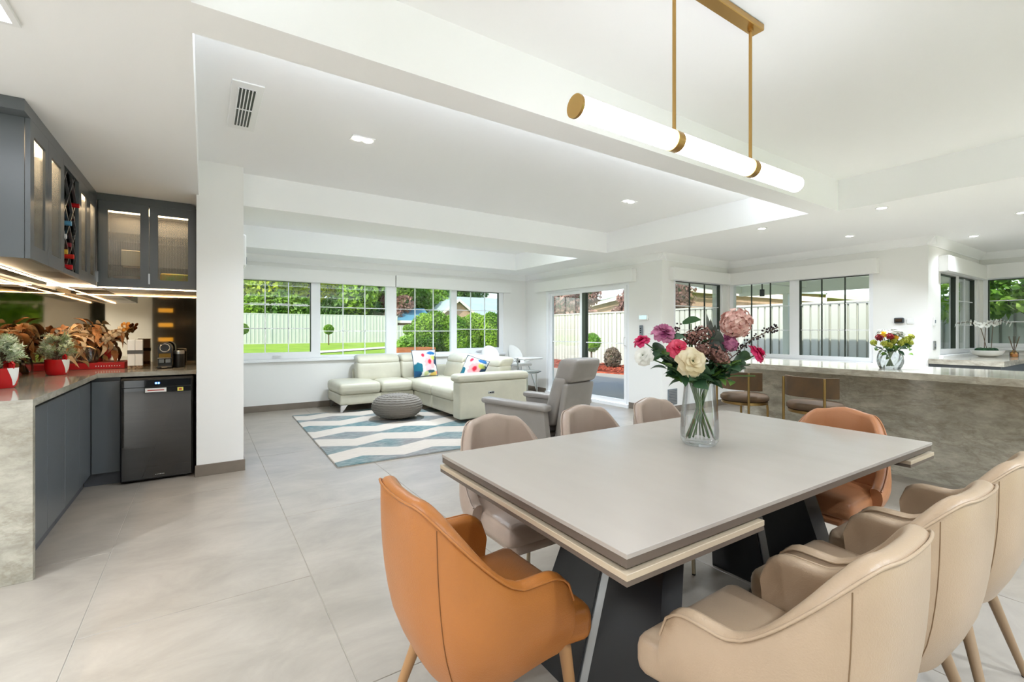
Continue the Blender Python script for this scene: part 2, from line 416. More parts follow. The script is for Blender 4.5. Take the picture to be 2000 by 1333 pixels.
# windows: frame, panes and glazing bars
def window(i, ax, p, a0, a1, z0, z1, panes, sill=True, darkbar=False, dep=.09):
    """panes: list of (a0,a1,z0,z1, columns, rows, dark_edge) visible glass"""
    t = thing('window_%d' % i, None, None, (0,0,0)); t['kind'] = 'structure'
    f = (lambda a, d, z: (a, p+d, z)) if ax == 'y' else (lambda a, d, z: (p+d, a, z))
    def bx(b, a, c, d0, d1, z, y, ch=0):
        u = f(a, d0, z); v = f(c, d1, y); b.box(u[0], v[0], u[1], v[1], z, y, ch)
    d0, d1 = .015, dep
    fr = MB(); bx(fr, a0, panes[0][0], d0, d1, z0, z1)
    for k in range(len(panes)-1): bx(fr, panes[k][1], panes[k+1][0], d0, d1, z0, z1)
    bx(fr, panes[-1][1], a1, d0, d1, z0, z1)
    for q in panes: bx(fr, q[0], q[1], d0, d1, z0, q[2]); bx(fr, q[0], q[1], d0, d1, q[3], z1)
    put('window_frame', fr, M['upvc'], t, smooth=None)
    for q in panes:
        g = MB(); bx(g, q[0]-.004, q[1]+.004, .045, .051, q[2]-.004, q[3]+.004); put('pane', g, M['glass'], t, smooth=None)
        nc, nr = q[4], q[5]
        for k in range(1, nc):
            a = q[0] + (q[1]-q[0])*k/nc; b = MB(); bx(b, a-.0065, a+.0065, .038, .058, q[2], q[3]); put('glazing_bar', b, M['dkframe'] if darkbar else M['upvc'], t, smooth=None)
        for k in range(1, nr):
            z = q[2] + (q[3]-q[2])*k/nr; b = MB(); bx(b, q[0], q[1], .038, .058, z-.006, z+.006); put('glazing_bar', b, M['upvc'], t, smooth=None)
        if q[6]:
            e = MB(); s = .012
            bx(e, q[0], q[1], .02, .07, q[3]-s, q[3]+.001); 
            if ax == 'y': bx(e, q[1]-s, q[1]+.001, .02, .07, q[2], q[3]-s)
            else: bx(e, q[1]-s, q[1]+.001, .02, .07, q[2], q[3]-s)
            put('sash_gasket', e, M['dkframe'], t, smooth=None)
    if sill:
        b = MB(); bx(b, a0-.05, a1+.03, -.045, .10, z0-.045, z0, .006); put('window_sill', b, M['upvc'], t, smooth=None)
    return t
w1 = window(1, 'y', 8.03, .40, 5.13, .80, 2.05, [(.46,1.447,.905,2.025,3,3,1), (1.587,2.684,.845,2.03,3,3,0), (2.87,3.952,.845,2.03,3,3,0), (4.072,5.03,.905,2.02,3,3,1)])
for x in (.95, 4.55):
    b = MB().box(x-.06, x+.06, 8.02, 8.045, .835, .86, .006); b.tube([(x-.05,8.02,.85),(x-.02,7.995,.858),(x+.05,8.0,.862)], .007, 8)
    put('winder_handle', b, M['upvc'], w1)
window(2, 'y', 4.518, 5.97, 7.27, .82, 2.04, [(6.03,7.21,.88,2.01,3,3,1)], darkbar=True)
window(3, 'x', 7.41, 2.47, 4.49, .82, 2.03, [(2.52,3.396,.88,2.0,3,3,1), (3.534,4.44,.88,2.0,3,3,0)], darkbar=True)
window(4, 'y', 1.907, 7.86, 9.62, .93, 2.05, [(7.95,8.62,1.0,1.99,1,1,1), (8.74,9.54,.99,2.0,2,3,1)])
window(5, 'x', 9.707, -1.2, 1.87, 1.0, 2.04, [(-1.12,.3,1.06,2.0,3,3,0), (.42,1.82,1.06,2.0,3,3,1)])
window(6, 'y', -2.6, -3.9, -2.3, .9, 1.92, [(-3.84,-3.1,.95,1.88,1,1,0), (-3.02,-2.36,.95,1.88,1,1,0)], sill=False)
window(7, 'y', -2.6, 5.6, 8.6, .9, 2.05, [(5.66,7.06,.95,2.0,1,1,0), (7.14,8.54,.95,2.0,1,1,0)], sill=False)
window(8, 'y', -2.6, .6, 4.8, .02, 2.15, [(.68,1.98,.1,2.07,1,1,0), (2.06,3.36,.1,2.07,1,1,0), (3.44,4.72,.1,2.07,1,1,0)], sill=False)
# sliding glass door
d1 = thing('door_1', None, None); d1['kind'] = 'structure'
b = MB(); X0, X1 = 5.70, 5.80
b.box(X0,X1,5.16,5.21,.02,2.03); b.box(X0,X1,7.27,7.33,.02,2.03); b.box(X0,X1,5.21,7.27,1.985,2.03); b.box(5.66,5.84,5.16,7.33,-.002,.05)
put('door_frame', b, M['upvc'], d1, smooth=None)
for nm, y0, y1, x in (('fixed',6.24,7.265,5.765), ('sliding',5.215,6.34,5.72)):
    b = MB(); s = .06
    b.box(x-.02,x+.02,y0,y0+s,.05,1.985); b.box(x-.02,x+.02,y1-s,y1,.05,1.985); b.box(x-.02,x+.02,y0+s,y1-s,1.93,1.985); b.box(x-.02,x+.02,y0+s,y1-s,.05,.12)
    p = put('door_sash', b, M['upvc'], d1, smooth=None); put('pane', MB().box(x-.003,x+.003,y0+s-.004,y1-s+.004,.116,1.934), M['glass'], p, smooth=None)
    if nm == 'sliding':
        g = MB().box(x-.022,x+.05,y1-s-.09,y1-s,.12,1.93); put('flyscreen_edge', g, M['dkframe'], d1, smooth=None)
        h = MB().tube([(x-.02,5.245,1.0),(x-.055,5.245,1.01),(x-.06,5.245,1.07),(x-.055,5.245,1.13),(x-.02,5.245,1.14)], .009, 8); put('door_handle', h, M['white'], d1)
    put('glazing_bar', MB().box(x-.008,x+.008,y0+s,y1-s,1.03,1.046), M['upvc'], d1, smooth=None)
# roller blind pelmets
def pelmet(lab, ax, a0, a1, p, z0=2.02, z1=2.225, dep=.1):
    b = MB()
    if ax == 'y': b.box(a0, a1, p-dep, p, z0, z1, .004)
    else: b.box(p-dep, p, a0, a1, z0, z1, .004)
    t = thing('blind_pelmet', lab, 'blind pelmet', ((a0+a1)/2, p, z0) if ax == 'y' else (p, (a0+a1)/2, z0), group='roller blind pelmets')
    put('pelmet_box', b, M['wall'], t, world=True, smooth=None)
    r = MB(); c = (p-dep*.5, )
    if ax == 'y': r.cyl((a0+.02, p-dep*.5, z0+.02), (a1-.02, p-dep*.5, z0+.02), .025, n=10)
    else: r.cyl((p-dep*.5, a0+.02, z0+.02), (p-dep*.5, a1-.02, z0+.02), .025, n=10)
    put('rolled_blind', r, M['trimw'], t, world=True)
pelmet('long white blind pelmet over the two left garden windows', 'y', .30, 2.81, 8.03)
pelmet('long white blind pelmet over the two garden windows behind the sofa', 'y', 2.83, 5.27, 8.03)
pelmet('white blind pelmet above the sliding glass door', 'x', 5.01, 7.59, 5.694)
pelmet('short white blind pelmet beside the bouquet, facing the table', 'y', 5.85, 7.40, 4.518, 2.01, 2.20)
pelmet('white blind pelmet over the wide window behind the bar stools', 'x', 2.40, 4.50, 7.41, 2.0, 2.20)
pelmet('white blind pelmet above the narrow window at the sink', 'y', 7.80, 9.70, 1.907, 2.0, 2.2)
pelmet('white blind pelmet over the leafy window at far right', 'x', -1.3, 1.86, 9.707, 2.01, 2.22)
# ceiling vent
vt = thing('ceiling_vent', 'white slotted air vent in the ceiling', 'vent', (.22, 3.49, 2.7))
put('frame', MB().box(-.085,.085,-.37,.37,-.008,0,.003).box(-.05,.05,-.30,.30,-.0095,-.008), [M['trimw']], vt, smooth=None)
put('duct_opening', MB().box(-.045,.045,-.295,.295,-.0115,-.0095), M['black'], vt, smooth=None)
for k in range(6): put('slat', MB().box(-.046+.0184*k-.003, -.046+.0184*k+.003, -.295, .295, -.016, -.0115), M['trimw'], vt, smooth=None)
put('slat', MB().box(-.046,.046,-.004,.004,-.0165,-.0115), M['trimw'], vt, smooth=None)
# downlights
DLG = 'recessed ceiling downlights'
def downlight(x, y, z, lab, square=False, power=15, lamp=True, r=.045):
    t = thing('downlight', lab, 'downlight', (x, y, z), group=DLG)
    if square:
        put('frame', MB().box(-.085,.085,-.055,.055,-.006,0,.002), M['trimw'], t, smooth=None)
        for dx in (-.04, .04): put('lamp', MB().lathe([(.0001,-.011),(.03,-.011),(.034,-.006),(.0001,-.006)], 16, (dx,0,0)), M['ledc'], t)
    else:
        put('trim_ring', MB().lathe([(r*.8,-.001),(r*.85,-.006),(r*1.15,-.005),(r*1.2,0),(r*.8,-.001)], 20), M['trimw'], t)
        put('lamp', MB().lathe([(.0001,-.004),(r*.82,-.004),(r*.82,-.001),(.0001,-.001)], 20), M['ledc'], t)
    if lamp:
        ld = bpy.data.lights.new('downlight_lamp', 'AREA'); ld.shape = 'DISK'; ld.size = .09; ld.energy = power; ld.color = (.80,.90,1.0); ld.spread = R(125)
        lo = bpy.data.objects.new('downlight_lamp', ld); COL.objects.link(lo); lo.location = (0,0,-.02); lo.parent = t
downlight(1.005,3.563,2.7,'square recessed downlight in the tray ceiling nearest the vent', True, 10)
downlight(3.972,3.605,2.7,'twin square downlight in the tray ceiling above the recliner', True)
downlight(5.238,2.789,2.4,'round downlight in the bulkhead nearest the bouquet', power=6)
downlight(6.548,2.423,2.4,'round downlight above the wide kitchen window', power=4)
downlight(5.306,1.702,2.4,'round downlight beside the dining tray corner')
downlight(7.81,1.584,2.4,'round downlight above the narrow sink window', power=2.5)
downlight(6.657,1.007,2.4,'round downlight at the right picture edge')
ADDED_DL = ['added fill downlight hidden in the second tray above the pouf', 'added fill downlight hidden in the second tray above the sofa end'] + ['added fill downlight %s, outside the picture' % q for q in ('behind the camera at the left of the dining tray','behind the camera in the middle of the dining tray','behind the camera at the right of the dining tray','over the walkway beside the tan armchair','over the walkway behind the tan armchair','over the passage left of the bar','over the passage in its middle','over the passage by the far window','over the kitchen aisle behind the island','over the kitchen aisle by the sink')]  # extra unseen downlights, added so their bounce lifts room and ceilings
for (x, y, z, pw) in ((2.4,6.4,2.7,16), (4.2,6.4,2.7,16), (.9,-1.2,2.7,17), (2.6,-1.2,2.7,17), (4.2,-1.2,2.7,20), (-.9,.9,2.4,9), (-.9,-1.2,2.4,17), (-2.2,1.9,2.4,30), (-2.2,.3,2.4,30), (-2.2,-1.4,2.4,28), (6.0,-.8,2.4,22), (7.8,-.8,2.4,22)):
    downlight(x, y, z, ADDED_DL.pop(0), power=pw)
# skylight over the bar walkway
sk = thing('skylight', 'glowing square skylight panel at the top left corner', 'skylight', (-.95, 2.04, 2.4))
put('frame', MB().box(-.376,.376,-.44,-.42,-.015,0).box(-.376,.376,.427,.447,-.015,0).box(-.376,-.356,-.42,.427,-.015,0).box(.356,.376,-.42,.427,-.015,0), M['trimw'], sk, smooth=None)
put('diffuser', MB().box(-.356,.356,-.42,.427,-.010,-.002), M['skyl'], sk, smooth=None)

# cove strips and lamps added out of view, only to brighten the tray ceilings
def fill(lab, p, q, n, power):
    p = Vector(p); q = Vector(q); n = Vector(n); c = (p+q)/2; L_ = (q-p).length; t = thing('fill_light', lab, 'cove light', c, group='cove lights added to the ceiling trays')
    d = (q-p).normalized(); b = MB(); e = n*.012; z = Vector((0,0,.009))
    b.add([p-z, q-z, q-z+e, p-z+e, p+z, q+z, q+z+e, p+z+e], [(0,3,2,1),(4,5,6,7),(0,1,5,4),(1,2,6,5),(2,3,7,6),(3,0,4,7)])
    put('led_strip', b, M['skyl'], t, world=True, smooth=None)
    ld = bpy.data.lights.new('fill_lamp', 'AREA'); ld.shape = 'RECTANGLE'; ld.size = L_; ld.size_y = .22; ld.energy = power; ld.color = (.80,.90,1.0)
    lo = bpy.data.objects.new('fill_lamp', ld); COL.objects.link(lo); lo.parent = t; lo.location = n*.14
    zax = Vector((0,0,-1)); yax = zax.cross(d).normalized(); m3 = Matrix((d, yax, zax)).transposed(); lo.rotation_euler = m3.to_euler()
fill('cove light added along the living tray, dining side', (.05,2.191,2.47), (4.9,2.191,2.47), (0,1,0), 8)
fill('cove light added along the second tray, table side', (.4,5.561,2.47), (4.9,5.561,2.47), (0,1,0), 5)
fill('cove light added along the dining tray behind the camera', (.05,-1.999,2.47), (5.0,-1.999,2.47), (0,1,0), 6)
fill('cove light added along the left face of the dining tray', (-.036,-1.9,2.47), (-.036,1.85,2.47), (1,0,0), .6)

# ================================================================== BAR CORNER
# mirrors on both splashbacks
tag(put('splashback_mirror', MB().box(-1.1,-1.094,3.24,5.694,.9,1.60), M['mirror'], smooth=None), 'bronze mirror splashback along the left bar wall', 'mirror')
tag(put('splashback_mirror', MB().box(-1.094,-.052,5.694,5.7,.9,1.62), M['mirror'], smooth=None), 'bronze mirror splashback behind the coffee machine', 'mirror')
# worktop with waterfall end
wt = thing('bar_worktop', 'pale stone L-shaped bar worktop with waterfall end', 'worktop', (-.9, 4.2, 0))
L = [(-1.094,3.235),(-.707,3.235),(-.707,4.92),(-.055,4.92),(-.055,5.694),(-1.094,5.694)]
put('worktop_slab', MB().prism(L, .864, .9), M['stonel'], wt, world=True, smooth=None)
put('waterfall_panel', MB().box(-1.094,-.707,3.235,3.275,0,.864,.001), M['stonel'], wt, world=True, smooth=None)
# base cabinets
def cabdoor(parent, x0, x1, y0, y1, z0, z1, m=None):
    return put('door', MB().box(x0, x1, y0, y1, z0, z1, .002), m or M['cab'], parent, world=True, smooth=None)
for k, (a, c, lab) in enumerate(((3.28,4.085,'grey two-door base cabinet next to the waterfall end'), (4.089,4.895,'grey two-door base cabinet next to the corner'))):
    t = thing('base_cabinet', lab, 'cabinet', (-.92, (a+c)/2, 0), group='bar base cabinets')
    put('carcass', MB().box(-1.09,-.766,a,c,.1,.862), M['cabdark'], t, world=True, smooth=None)
    put('kickboard', MB().box(-.80,-.79,a,c,0,.1), M['kick'], t, world=True, smooth=None)
    mid = (a+c)/2
    cabdoor(t, -.765,-.745,a+.0015,mid-.0015,.1,.832); cabdoor(t, -.765,-.745,mid+.0015,c-.0015,.1,.832)
t = thing('corner_cabinet', 'dark grey corner cabinet panel beside the bar fridge', 'cabinet', (-.65, 5.2, 0))
put('carcass', MB().box(-1.09,-.566,4.92,5.69,.1,.862), M['cabdark'], t, world=True, smooth=None)
cabdoor(t, -.742,-.566,4.898,4.918,.1,.832); put('kickboard', MB().box(-.79,-.566,4.935,4.945,0,.1), M['kick'], t, world=True, smooth=None)
# bar fridge
t = thing('bar_fridge', 'black glass-door bar fridge under the worktop', 'fridge', (-.32, 5.1, 0))
put('body', MB().box(-.558,-.075,4.86,5.6,.012,.852,.006), M['black'], t, world=True, smooth=None)
d = put('door', MB().box(-.558,-.082,4.828,4.858,.018,.846,.006), M['black'], t, world=True, smooth=None)
put('door_glass', MB().box(-.548,-.092,4.822,4.829,.03,.775), M['blackglass'], d, world=True, smooth=None)
put('control_panel', MB().box(-.548,-.092,4.822,4.829,.78,.836), M['blackglass'], d, world=True, smooth=None)
for k in range(2): put('display_digit', MB().box(-.335+.018*k,-.323+.018*k,4.8205,4.8222,.802,.816), M['blueled'], d, world=True, smooth=None)
M['sticker'] = mat('white_sticker', (232,230,226), .6); M['ylabel'] = mat('yellow_label', (226,214,96), .6); M['redink'] = mat('red_ink', (176,60,50), .6)
s = put('energy_sticker', MB().box(-.185,-.145,4.8205,4.8222,.765-.03,.765), M['ylabel'], d, world=True, smooth=None)
put('print', MB().box(-.175,-.155,4.8198,4.8206,.742,.757), M['redink'], s, world=True, smooth=None)
s = put('notice_sticker', MB().box(-.40,-.26,4.8205,4.8222,.735,.768), M['sticker'], d, world=True, smooth=None)
put('print', MB().box(-.385,-.275,4.8198,4.8206,.747,.755), M['redink'], s, world=True, smooth=None)
for k in range(6): put('logo_letter', MB().box(-.335+.011*k,-.329+.011*k,4.8205,4.8222,.052,.058), M['steel'], d, world=True, smooth=None)

# upper cabinets
def frame_door(parent, ax, a0, a1, p, z0, z1, st=.065, top=.075, ribs=True, name='door'):
    """framed door with a reeded glass pane; ax 'x': door in plane x=p facing +x; 'y': plane y=p facing -y"""
    s = 1 if ax == 'x' else -1
    def bx(b, u0, u1, d0, d1, w0, w1):
        if ax == 'x': b.box(p+d0*s, p+d1*s, u0, u1, w0, w1)
        else: b.box(u0, u1, p+d0*s, p+d1*s, w0, w1)
    b = MB(); bx(b, a0, a0+st, -.02, 0, z0, z1); bx(b, a1-st, a1, -.02, 0, z0, z1); bx(b, a0+st, a1-st, -.02, 0, z1-top, z1); bx(b, a0+st, a1-st, -.02, 0, z0, z0+top)
    d = put(name, b, M['cab'], parent, world=True, smooth=None)
    g = MB(); n = max(8, int((a1-a0-2*st)/.011))
    u0, u1, w0, w1 = a0+st, a1-st, z0+top, z1-top
    def fn(u, v):
        a = u0+(u1-u0)*u; q = -.010 + .0025*abs(math.sin(PI*u*n)); z = w0+(w1-w0)*v
        return (p+q*s, a, z) if ax == 'x' else (a, p+q*s, z)
    g.grid(fn, n*4, 1); put('reeded_glass', g, M['reeded'], d, world=True, smooth=60)
    return d
def carcass(parent, x0, x1, y0, y1, z0, z1, open_side, m=None, th=.016):
    b = MB(); b.box(x0,x1,y0,y1,z0,z0+th); b.box(x0,x1,y0,y1,z1-th,z1)
    if open_side == 'x': b.box(x0,x0+th,y0,y1,z0+th,z1-th); b.box(x0+th,x1,y0,y0+th,z0+th,z1-th); b.box(x0+th,x1,y1-th,y1,z0+th,z1-th)
    else: b.box(x0,x1,y1-th,y1,z0+th,z1-th); b.box(x0,x0+th,y0,y1-th,z0+th,z1-th); b.box(x1-th,x1,y0,y1-th,z0+th,z1-th)
    return put('carcass', b, m or M['cab'], parent, world=True, smooth=None)
ZB, ZT = 1.615, 2.338
def leftcab(a, c, lab, end=False):
    t = thing('wall_cabinet', lab, 'cabinet', (-.92, (a+c)/2, ZB), group='wall cabinets above the bar')
    carcass(t, -1.094, -.767, a, c, ZB, ZT, 'x')
    mid = (a+c)/2
    frame_door(t, 'x', a+.001, mid-.001, -.745, ZB, ZT); frame_door(t, 'x', mid+.001, c-.001, -.745, ZB, ZT)
    for z in (1.84, 2.06): put('shelf', MB().box(-1.078,-.80,a+.016,c-.016,z,z+.008), M['vglass'], t, world=True, smooth=None)
    put('led_strip', MB().box(-1.05,-.80,a+.03,c-.03,ZT-.022,ZT-.017), M['ledw'], t, world=True, smooth=None)
    return t
leftcab(3.366, 4.045, 'grey wall cabinet with two reeded glass doors at the left picture edge')
leftcab(4.50, 5.14, 'grey wall cabinet with two reeded glass doors right of the wine rack')
t = thing('wall_cabinet', 'grey corner wall cabinet with two reeded glass doors facing the room', 'cabinet', (-.4, 5.4, ZB), group='wall cabinets above the bar')
carcass(t, -.745, -.056, 5.162, 5.69, ZB, ZT, 'y')
for x0, x1 in ((-.733,-.400), (-.396,-.060)): frame_door(t, 'y', x0, x1, 5.14, ZB, ZT, .06, .075)
for z in (1.80, 2.08): put('shelf', MB().box(-.729,-.072,5.2,5.67,z,z+.008), M['vglass'], t, world=True, smooth=None)
put('led_strip', MB().box(-.72,-.08,5.22,5.5,ZT-.022,ZT-.017), M['ledw'], t, world=True, smooth=None)
for x in (-.740,-.398): put('hinge', MB().box(x-.006,x+.006,5.13,5.139,1.65,1.74), M['steel'], t, world=True, smooth=None)
# fillers above the cabinets
fi = thing('cabinet_fascia', 'grey fascia strip between the wall cabinets and the ceiling', 'fascia', (-.75, 4.2, ZT))
put('fascia_board', MB().box(-1.09,-.745,3.27,5.14,ZT+.001,2.399), M['cab'], fi, world=True, smooth=None)
pts = [(-.745,ZT+.001),(-.056,ZT+.001)] + [(-.11+.054*math.cos(a), 2.345+.054*math.sin(a)) for a in [k*PI/12 for k in range(0,7)]] + [(-.745,2.399)]
put('fascia_board', MB().prism(pts, 5.14, 5.69, lambda a, b, z: (a, z, b)), M['cab'], fi, world=True, smooth=None)
# things inside the corner cabinet
M['boxy'] = mat('snack_packet', (222,168,40), .4, noise=(9, .9, (150,190,40))); M['creamy'] = mat('cream_box', (232,214,180), .5)
tag(put('snack_packet', MB().soft(-.33,-.09,5.24,5.34,ZB+.016,ZB+.15,.02), M['boxy']), 'yellow and green packet inside the right glass cabinet door', 'packet')
tag(put('gift_box', MB().box(-.60,-.47,5.25,5.36,1.808,1.95,.004), M['creamy'], smooth=None), 'cream box on the shelf inside the left glass cabinet door', 'box')
M['plate'] = mat('stacked_bowl', (214,190,170), .3)
tag(put('serving_bowl', MB().lathe([(.0001,0),(.06,.0),(.11,.05),(.12,.09),(.112,.088),(.1,.05),(.0001,.012)], 24, (-.55,5.36,ZB+.016)), M['plate']), 'pale bowl at the bottom of the left glass cabinet door', 'bowl')
# wine rack
wr = thing('wine_rack', 'black diamond lattice wine rack between the wall cabinets', 'wine rack', (-.92, 4.27, ZB))
carcass(wr, -1.094, -.767, 4.047, 4.498, ZB, ZT, 'x', M['black'])
b = MB(); b.box(-.765,-.745,4.047,4.065,ZB,ZT); b.box(-.765,-.745,4.48,4.498,ZB,ZT); b.box(-.765,-.745,4.065,4.48,ZB,ZB+.03); b.box(-.765,-.745,4.065,4.48,ZT-.03,ZT)
put('surround', b, M['cab'], wr, world=True, smooth=None)
Y0, Y1, Z0, Z1 = 4.065, 4.48, ZB+.03, ZT-.03
cell = (Y1-Y0)/2.0
def diag(c0, sgn):
    # line z = Z0 + sgn*(y-Y0)*k + c0 clipped to the rack opening
    k = 1.0; pts = []
    for y in (Y0, Y1):
        z = c0 + sgn*k*(y-Y0)
        pts.append((y, z))
    (ya, za), (yb, zb) = pts
    def clip(z): return Y0 + (z-c0)/(sgn*k)
    if za < Z0: ya, za = clip(Z0), Z0
    if za > Z1: ya, za = clip(Z1), Z1
    if zb < Z0: yb, zb = clip(Z0), Z0
    if zb > Z1: yb, zb = clip(Z1), Z1
    if yb - ya < .03: return
    q = MB(); w = .004; n = Vector((0, -(zb-za), yb-ya)).normalized()*w
    vs = []
    for x in (-.772, -.757):
        for (y, z) in ((ya,za),(yb,zb)):
            for s_ in (-1, 1): vs.append((x, y+n.y*s_, z+n.z*s_))
    q.add(vs, [(0,1,3,2),(4,6,7,5),(0,2,6,4),(1,5,7,3),(0,4,5,1),(2,3,7,6)]); put('lattice_slat', q, M['steel'], wr, world=True, smooth=None)
for i in range(-3, 6): diag(Z0 + (i+.5)*cell, 1); diag(Z0 + (i+.5)*cell, -1)
M['bottle'] = mat('dark_bottle_glass', (22,30,22), .1)
bot = MB().lathe([(.0001,0),(.034,.0),(.036,.01),(.036,.19),(.03,.215),(.015,.235),(.014,.29),(.0001,.29)], 14)
bme = bot.mesh('bottle_body'); bme.materials.append(M['bottle'])
caps = {}
for j, (y, z, c, nm, out) in enumerate(((4.40,2.12,(190,20,30),'red',.03),(4.42,2.03,(70,40,36),'brown',0),(4.22,1.96,(96,160,200),'pale blue',.02),(4.14,1.86,(225,225,228),'white',.01),(4.32,1.83,(150,50,62),'maroon',0),(4.11,1.755,(214,170,60),'gold',.02),(4.23,1.74,(214,48,36),'orange red',.03),(4.19,1.665,(206,28,36),'bright red',.03),(4.10,2.03,(120,124,128),'silver',0),(4.43,1.90,(60,62,70),'charcoal',0))):
    t = thing('wine_bottle', 'wine bottle with a %s capsule lying in the lattice rack' % nm, 'wine bottle', (-1.06+out, y, z), group='bottles in the wine rack'); t.rotation_euler = (0, PI/2, 0)
    put('bottle_body', bme, None, t)
    put('capsule', MB().lathe([(.0150,.245),(.0158,.246),(.0158,.302),(.0001,.304)], 14), mat('capsule_%d' % j, c, .35), t)
# under-cabinet LED bars
for lab, bx in (('long warm LED bar under the left wall cabinets', (-.977,-.969,3.40,5.66,1.606,1.6105)), ('warm LED bar under the corner wall cabinet', (-1.05,-.06,5.165,5.173,1.606,1.6105))):
    t = thing('led_bar', lab, 'light', ((bx[0]+bx[1])/2, (bx[2]+bx[3])/2, 1.6), group='under-cabinet LED bars')
    put('diffuser', MB().box(*bx), M['ledbar'], t, world=True, smooth=None)
    put('channel', MB().box(bx[0]-.003,bx[1]+.003,bx[2],bx[3],1.61,1.6145), M['steel'], t, world=True, smooth=None)

# ------------- things on the bar
ZC = .9
# red flat box with print
t = thing('gift_box', 'long flat red box lying along the mirror', 'box', (-.85, 5.55, ZC))
put('lid', MB().box(-1.085,-.60,5.47,5.685,ZC+.001,ZC+.055,.003), M['redmat'], t, world=True, smooth=None)
for k in range(10): put('printed_letter', MB().box(-.80+.018*k,-.794+.018*k,5.468,5.4705,ZC+.022,ZC+.032), M['sticker'], t, world=True, smooth=None)
# small frosted fir trees in red pots
M['needle'] = leafmat('frosted_needles', (158,180,124), (236,240,220), 40, .8, .1)
M['twig'] = mat('twig', (96,78,60), .8)
def fir(x, y, lab, seed, s=1.0):
    rnd = random.Random(seed); t = thing('potted_fir', lab, 'potted plant', (x, y, ZC+.001), group='little fir trees on the bar')
    t.scale = (1.22,1.22,1.22)
    p = put('pot', MB().lathe([(.0001,0),(.042,0),(.052,.012),(.058,.045),(.058,.098),(.052,.098),(.050,.085),(.0001,.085)], 28), M['red'], t)
    # white patch with a red tip wraps the pot's right side
    q = MB()
    def patch(u, v):
        a = R(-70) + R(64)*u; hw = .034*math.sin(PI*min(1, .15+v*.85)) if False else .030*(1-v*.85)
        z = .098 - .085*v; aa = R(-26) + (u-.5)*hw/.058*2.2
        rr = .0592 if z > .045 else .052 + (.0592-.052)*(z-.012)/.033
        return (rr*math.cos(aa), rr*math.sin(aa), z)
    q.grid(patch, 6, 6); put('white_patch', q, M['white'], p)
    put('red_loop', MB().tube([(.045,-.03,.096),(.05,-.033,.115),(.043,-.028,.127),(.034,-.022,.118),(.034,-.022,.096)], .006, 8), M['red'], p)
    b = MB(); tw = MB(); tw.tube([(0,0,.085),(0,0,.22)], [.006,.003], 6)
    for k in range(46):
        h = .10 + .13*rnd.random(); a = rnd.random()*2*PI; ln = (.095 - .35*(h-.10))*rnd.uniform(.8,1.15) + .012; el = rnd.uniform(.25, .8)
        d = Vector((math.cos(a)*math.cos(el), math.sin(a)*math.cos(el), math.sin(el))); o = Vector((0,0,h-.015)); e = o + d*ln
        tw.tube([o, e], [.002,.0015], 4)
        up = d.orthogonal().normalized()
        for i in range(50):
            f = .25 + .75*rnd.random(); c = o + d*ln*f; th = rnd.random()*2*PI
            side = (Matrix.Rotation(th, 3, d) @ up); nd = (d*.75 + side).normalized(); nl = .024*rnd.uniform(.7,1.2)
            wv = nd.cross(d).normalized()*.0021; pt = c + nd*nl
            b.add([c-wv, c+wv, pt+wv*.7, pt-wv*.7], [(0,1,2,3)])
    put('twigs', tw, M['twig'], t); tag(put('needles', b, M['needle'], t, smooth=None), kind='stuff')
    return t
fir(-.945, 4.93, 'frosted little fir tree in a red pot near the worktop corner', 3)
fir(-1.00, 3.97, 'frosted little fir tree in a red pot cut by the left picture edge', 7)
# dried leaf arrangements in glass vases
def leafgeo(L_, W_, curl=.3, n=6, fold=.25):
    b = MB()
    def fn(u, v):
        w_ = W_*math.sin(PI*min(1, u**.8))**.9*(1-.1*u); s_ = (v-.5)*2
        return (L_*u*math.cos(curl*u), s_*w_*.5, -L_*u*math.sin(curl*u)*u + abs(s_)*w_*fold)
    b.grid(fn, n, 2); return b
M['dry1'] = leafmat('dried_leaf_tan', (214,168,112), (244,212,166), 14, .7, .2); M['dry2'] = leafmat('dried_leaf_brown', (170,114,68), (210,154,100), 14, .7, .2)
M['dry3'] = leafmat('dried_leaf_bleached', (212,186,146), (236,218,186), 14, .7, .25); M['dry4'] = leafmat('dried_flower_orange', (206,120,36), (236,170,70), 20, .7, .25)
dl = []
for mm in ('dry1','dry2','dry3'):
    for (a, w_, cu) in ((.13,.055,.7),(.16,.045,1.1),(.11,.06,.3)):
        me = leafgeo(a, w_, cu).mesh('dried_leaf', 80); me.materials.append(M[mm]); dl.append(me)
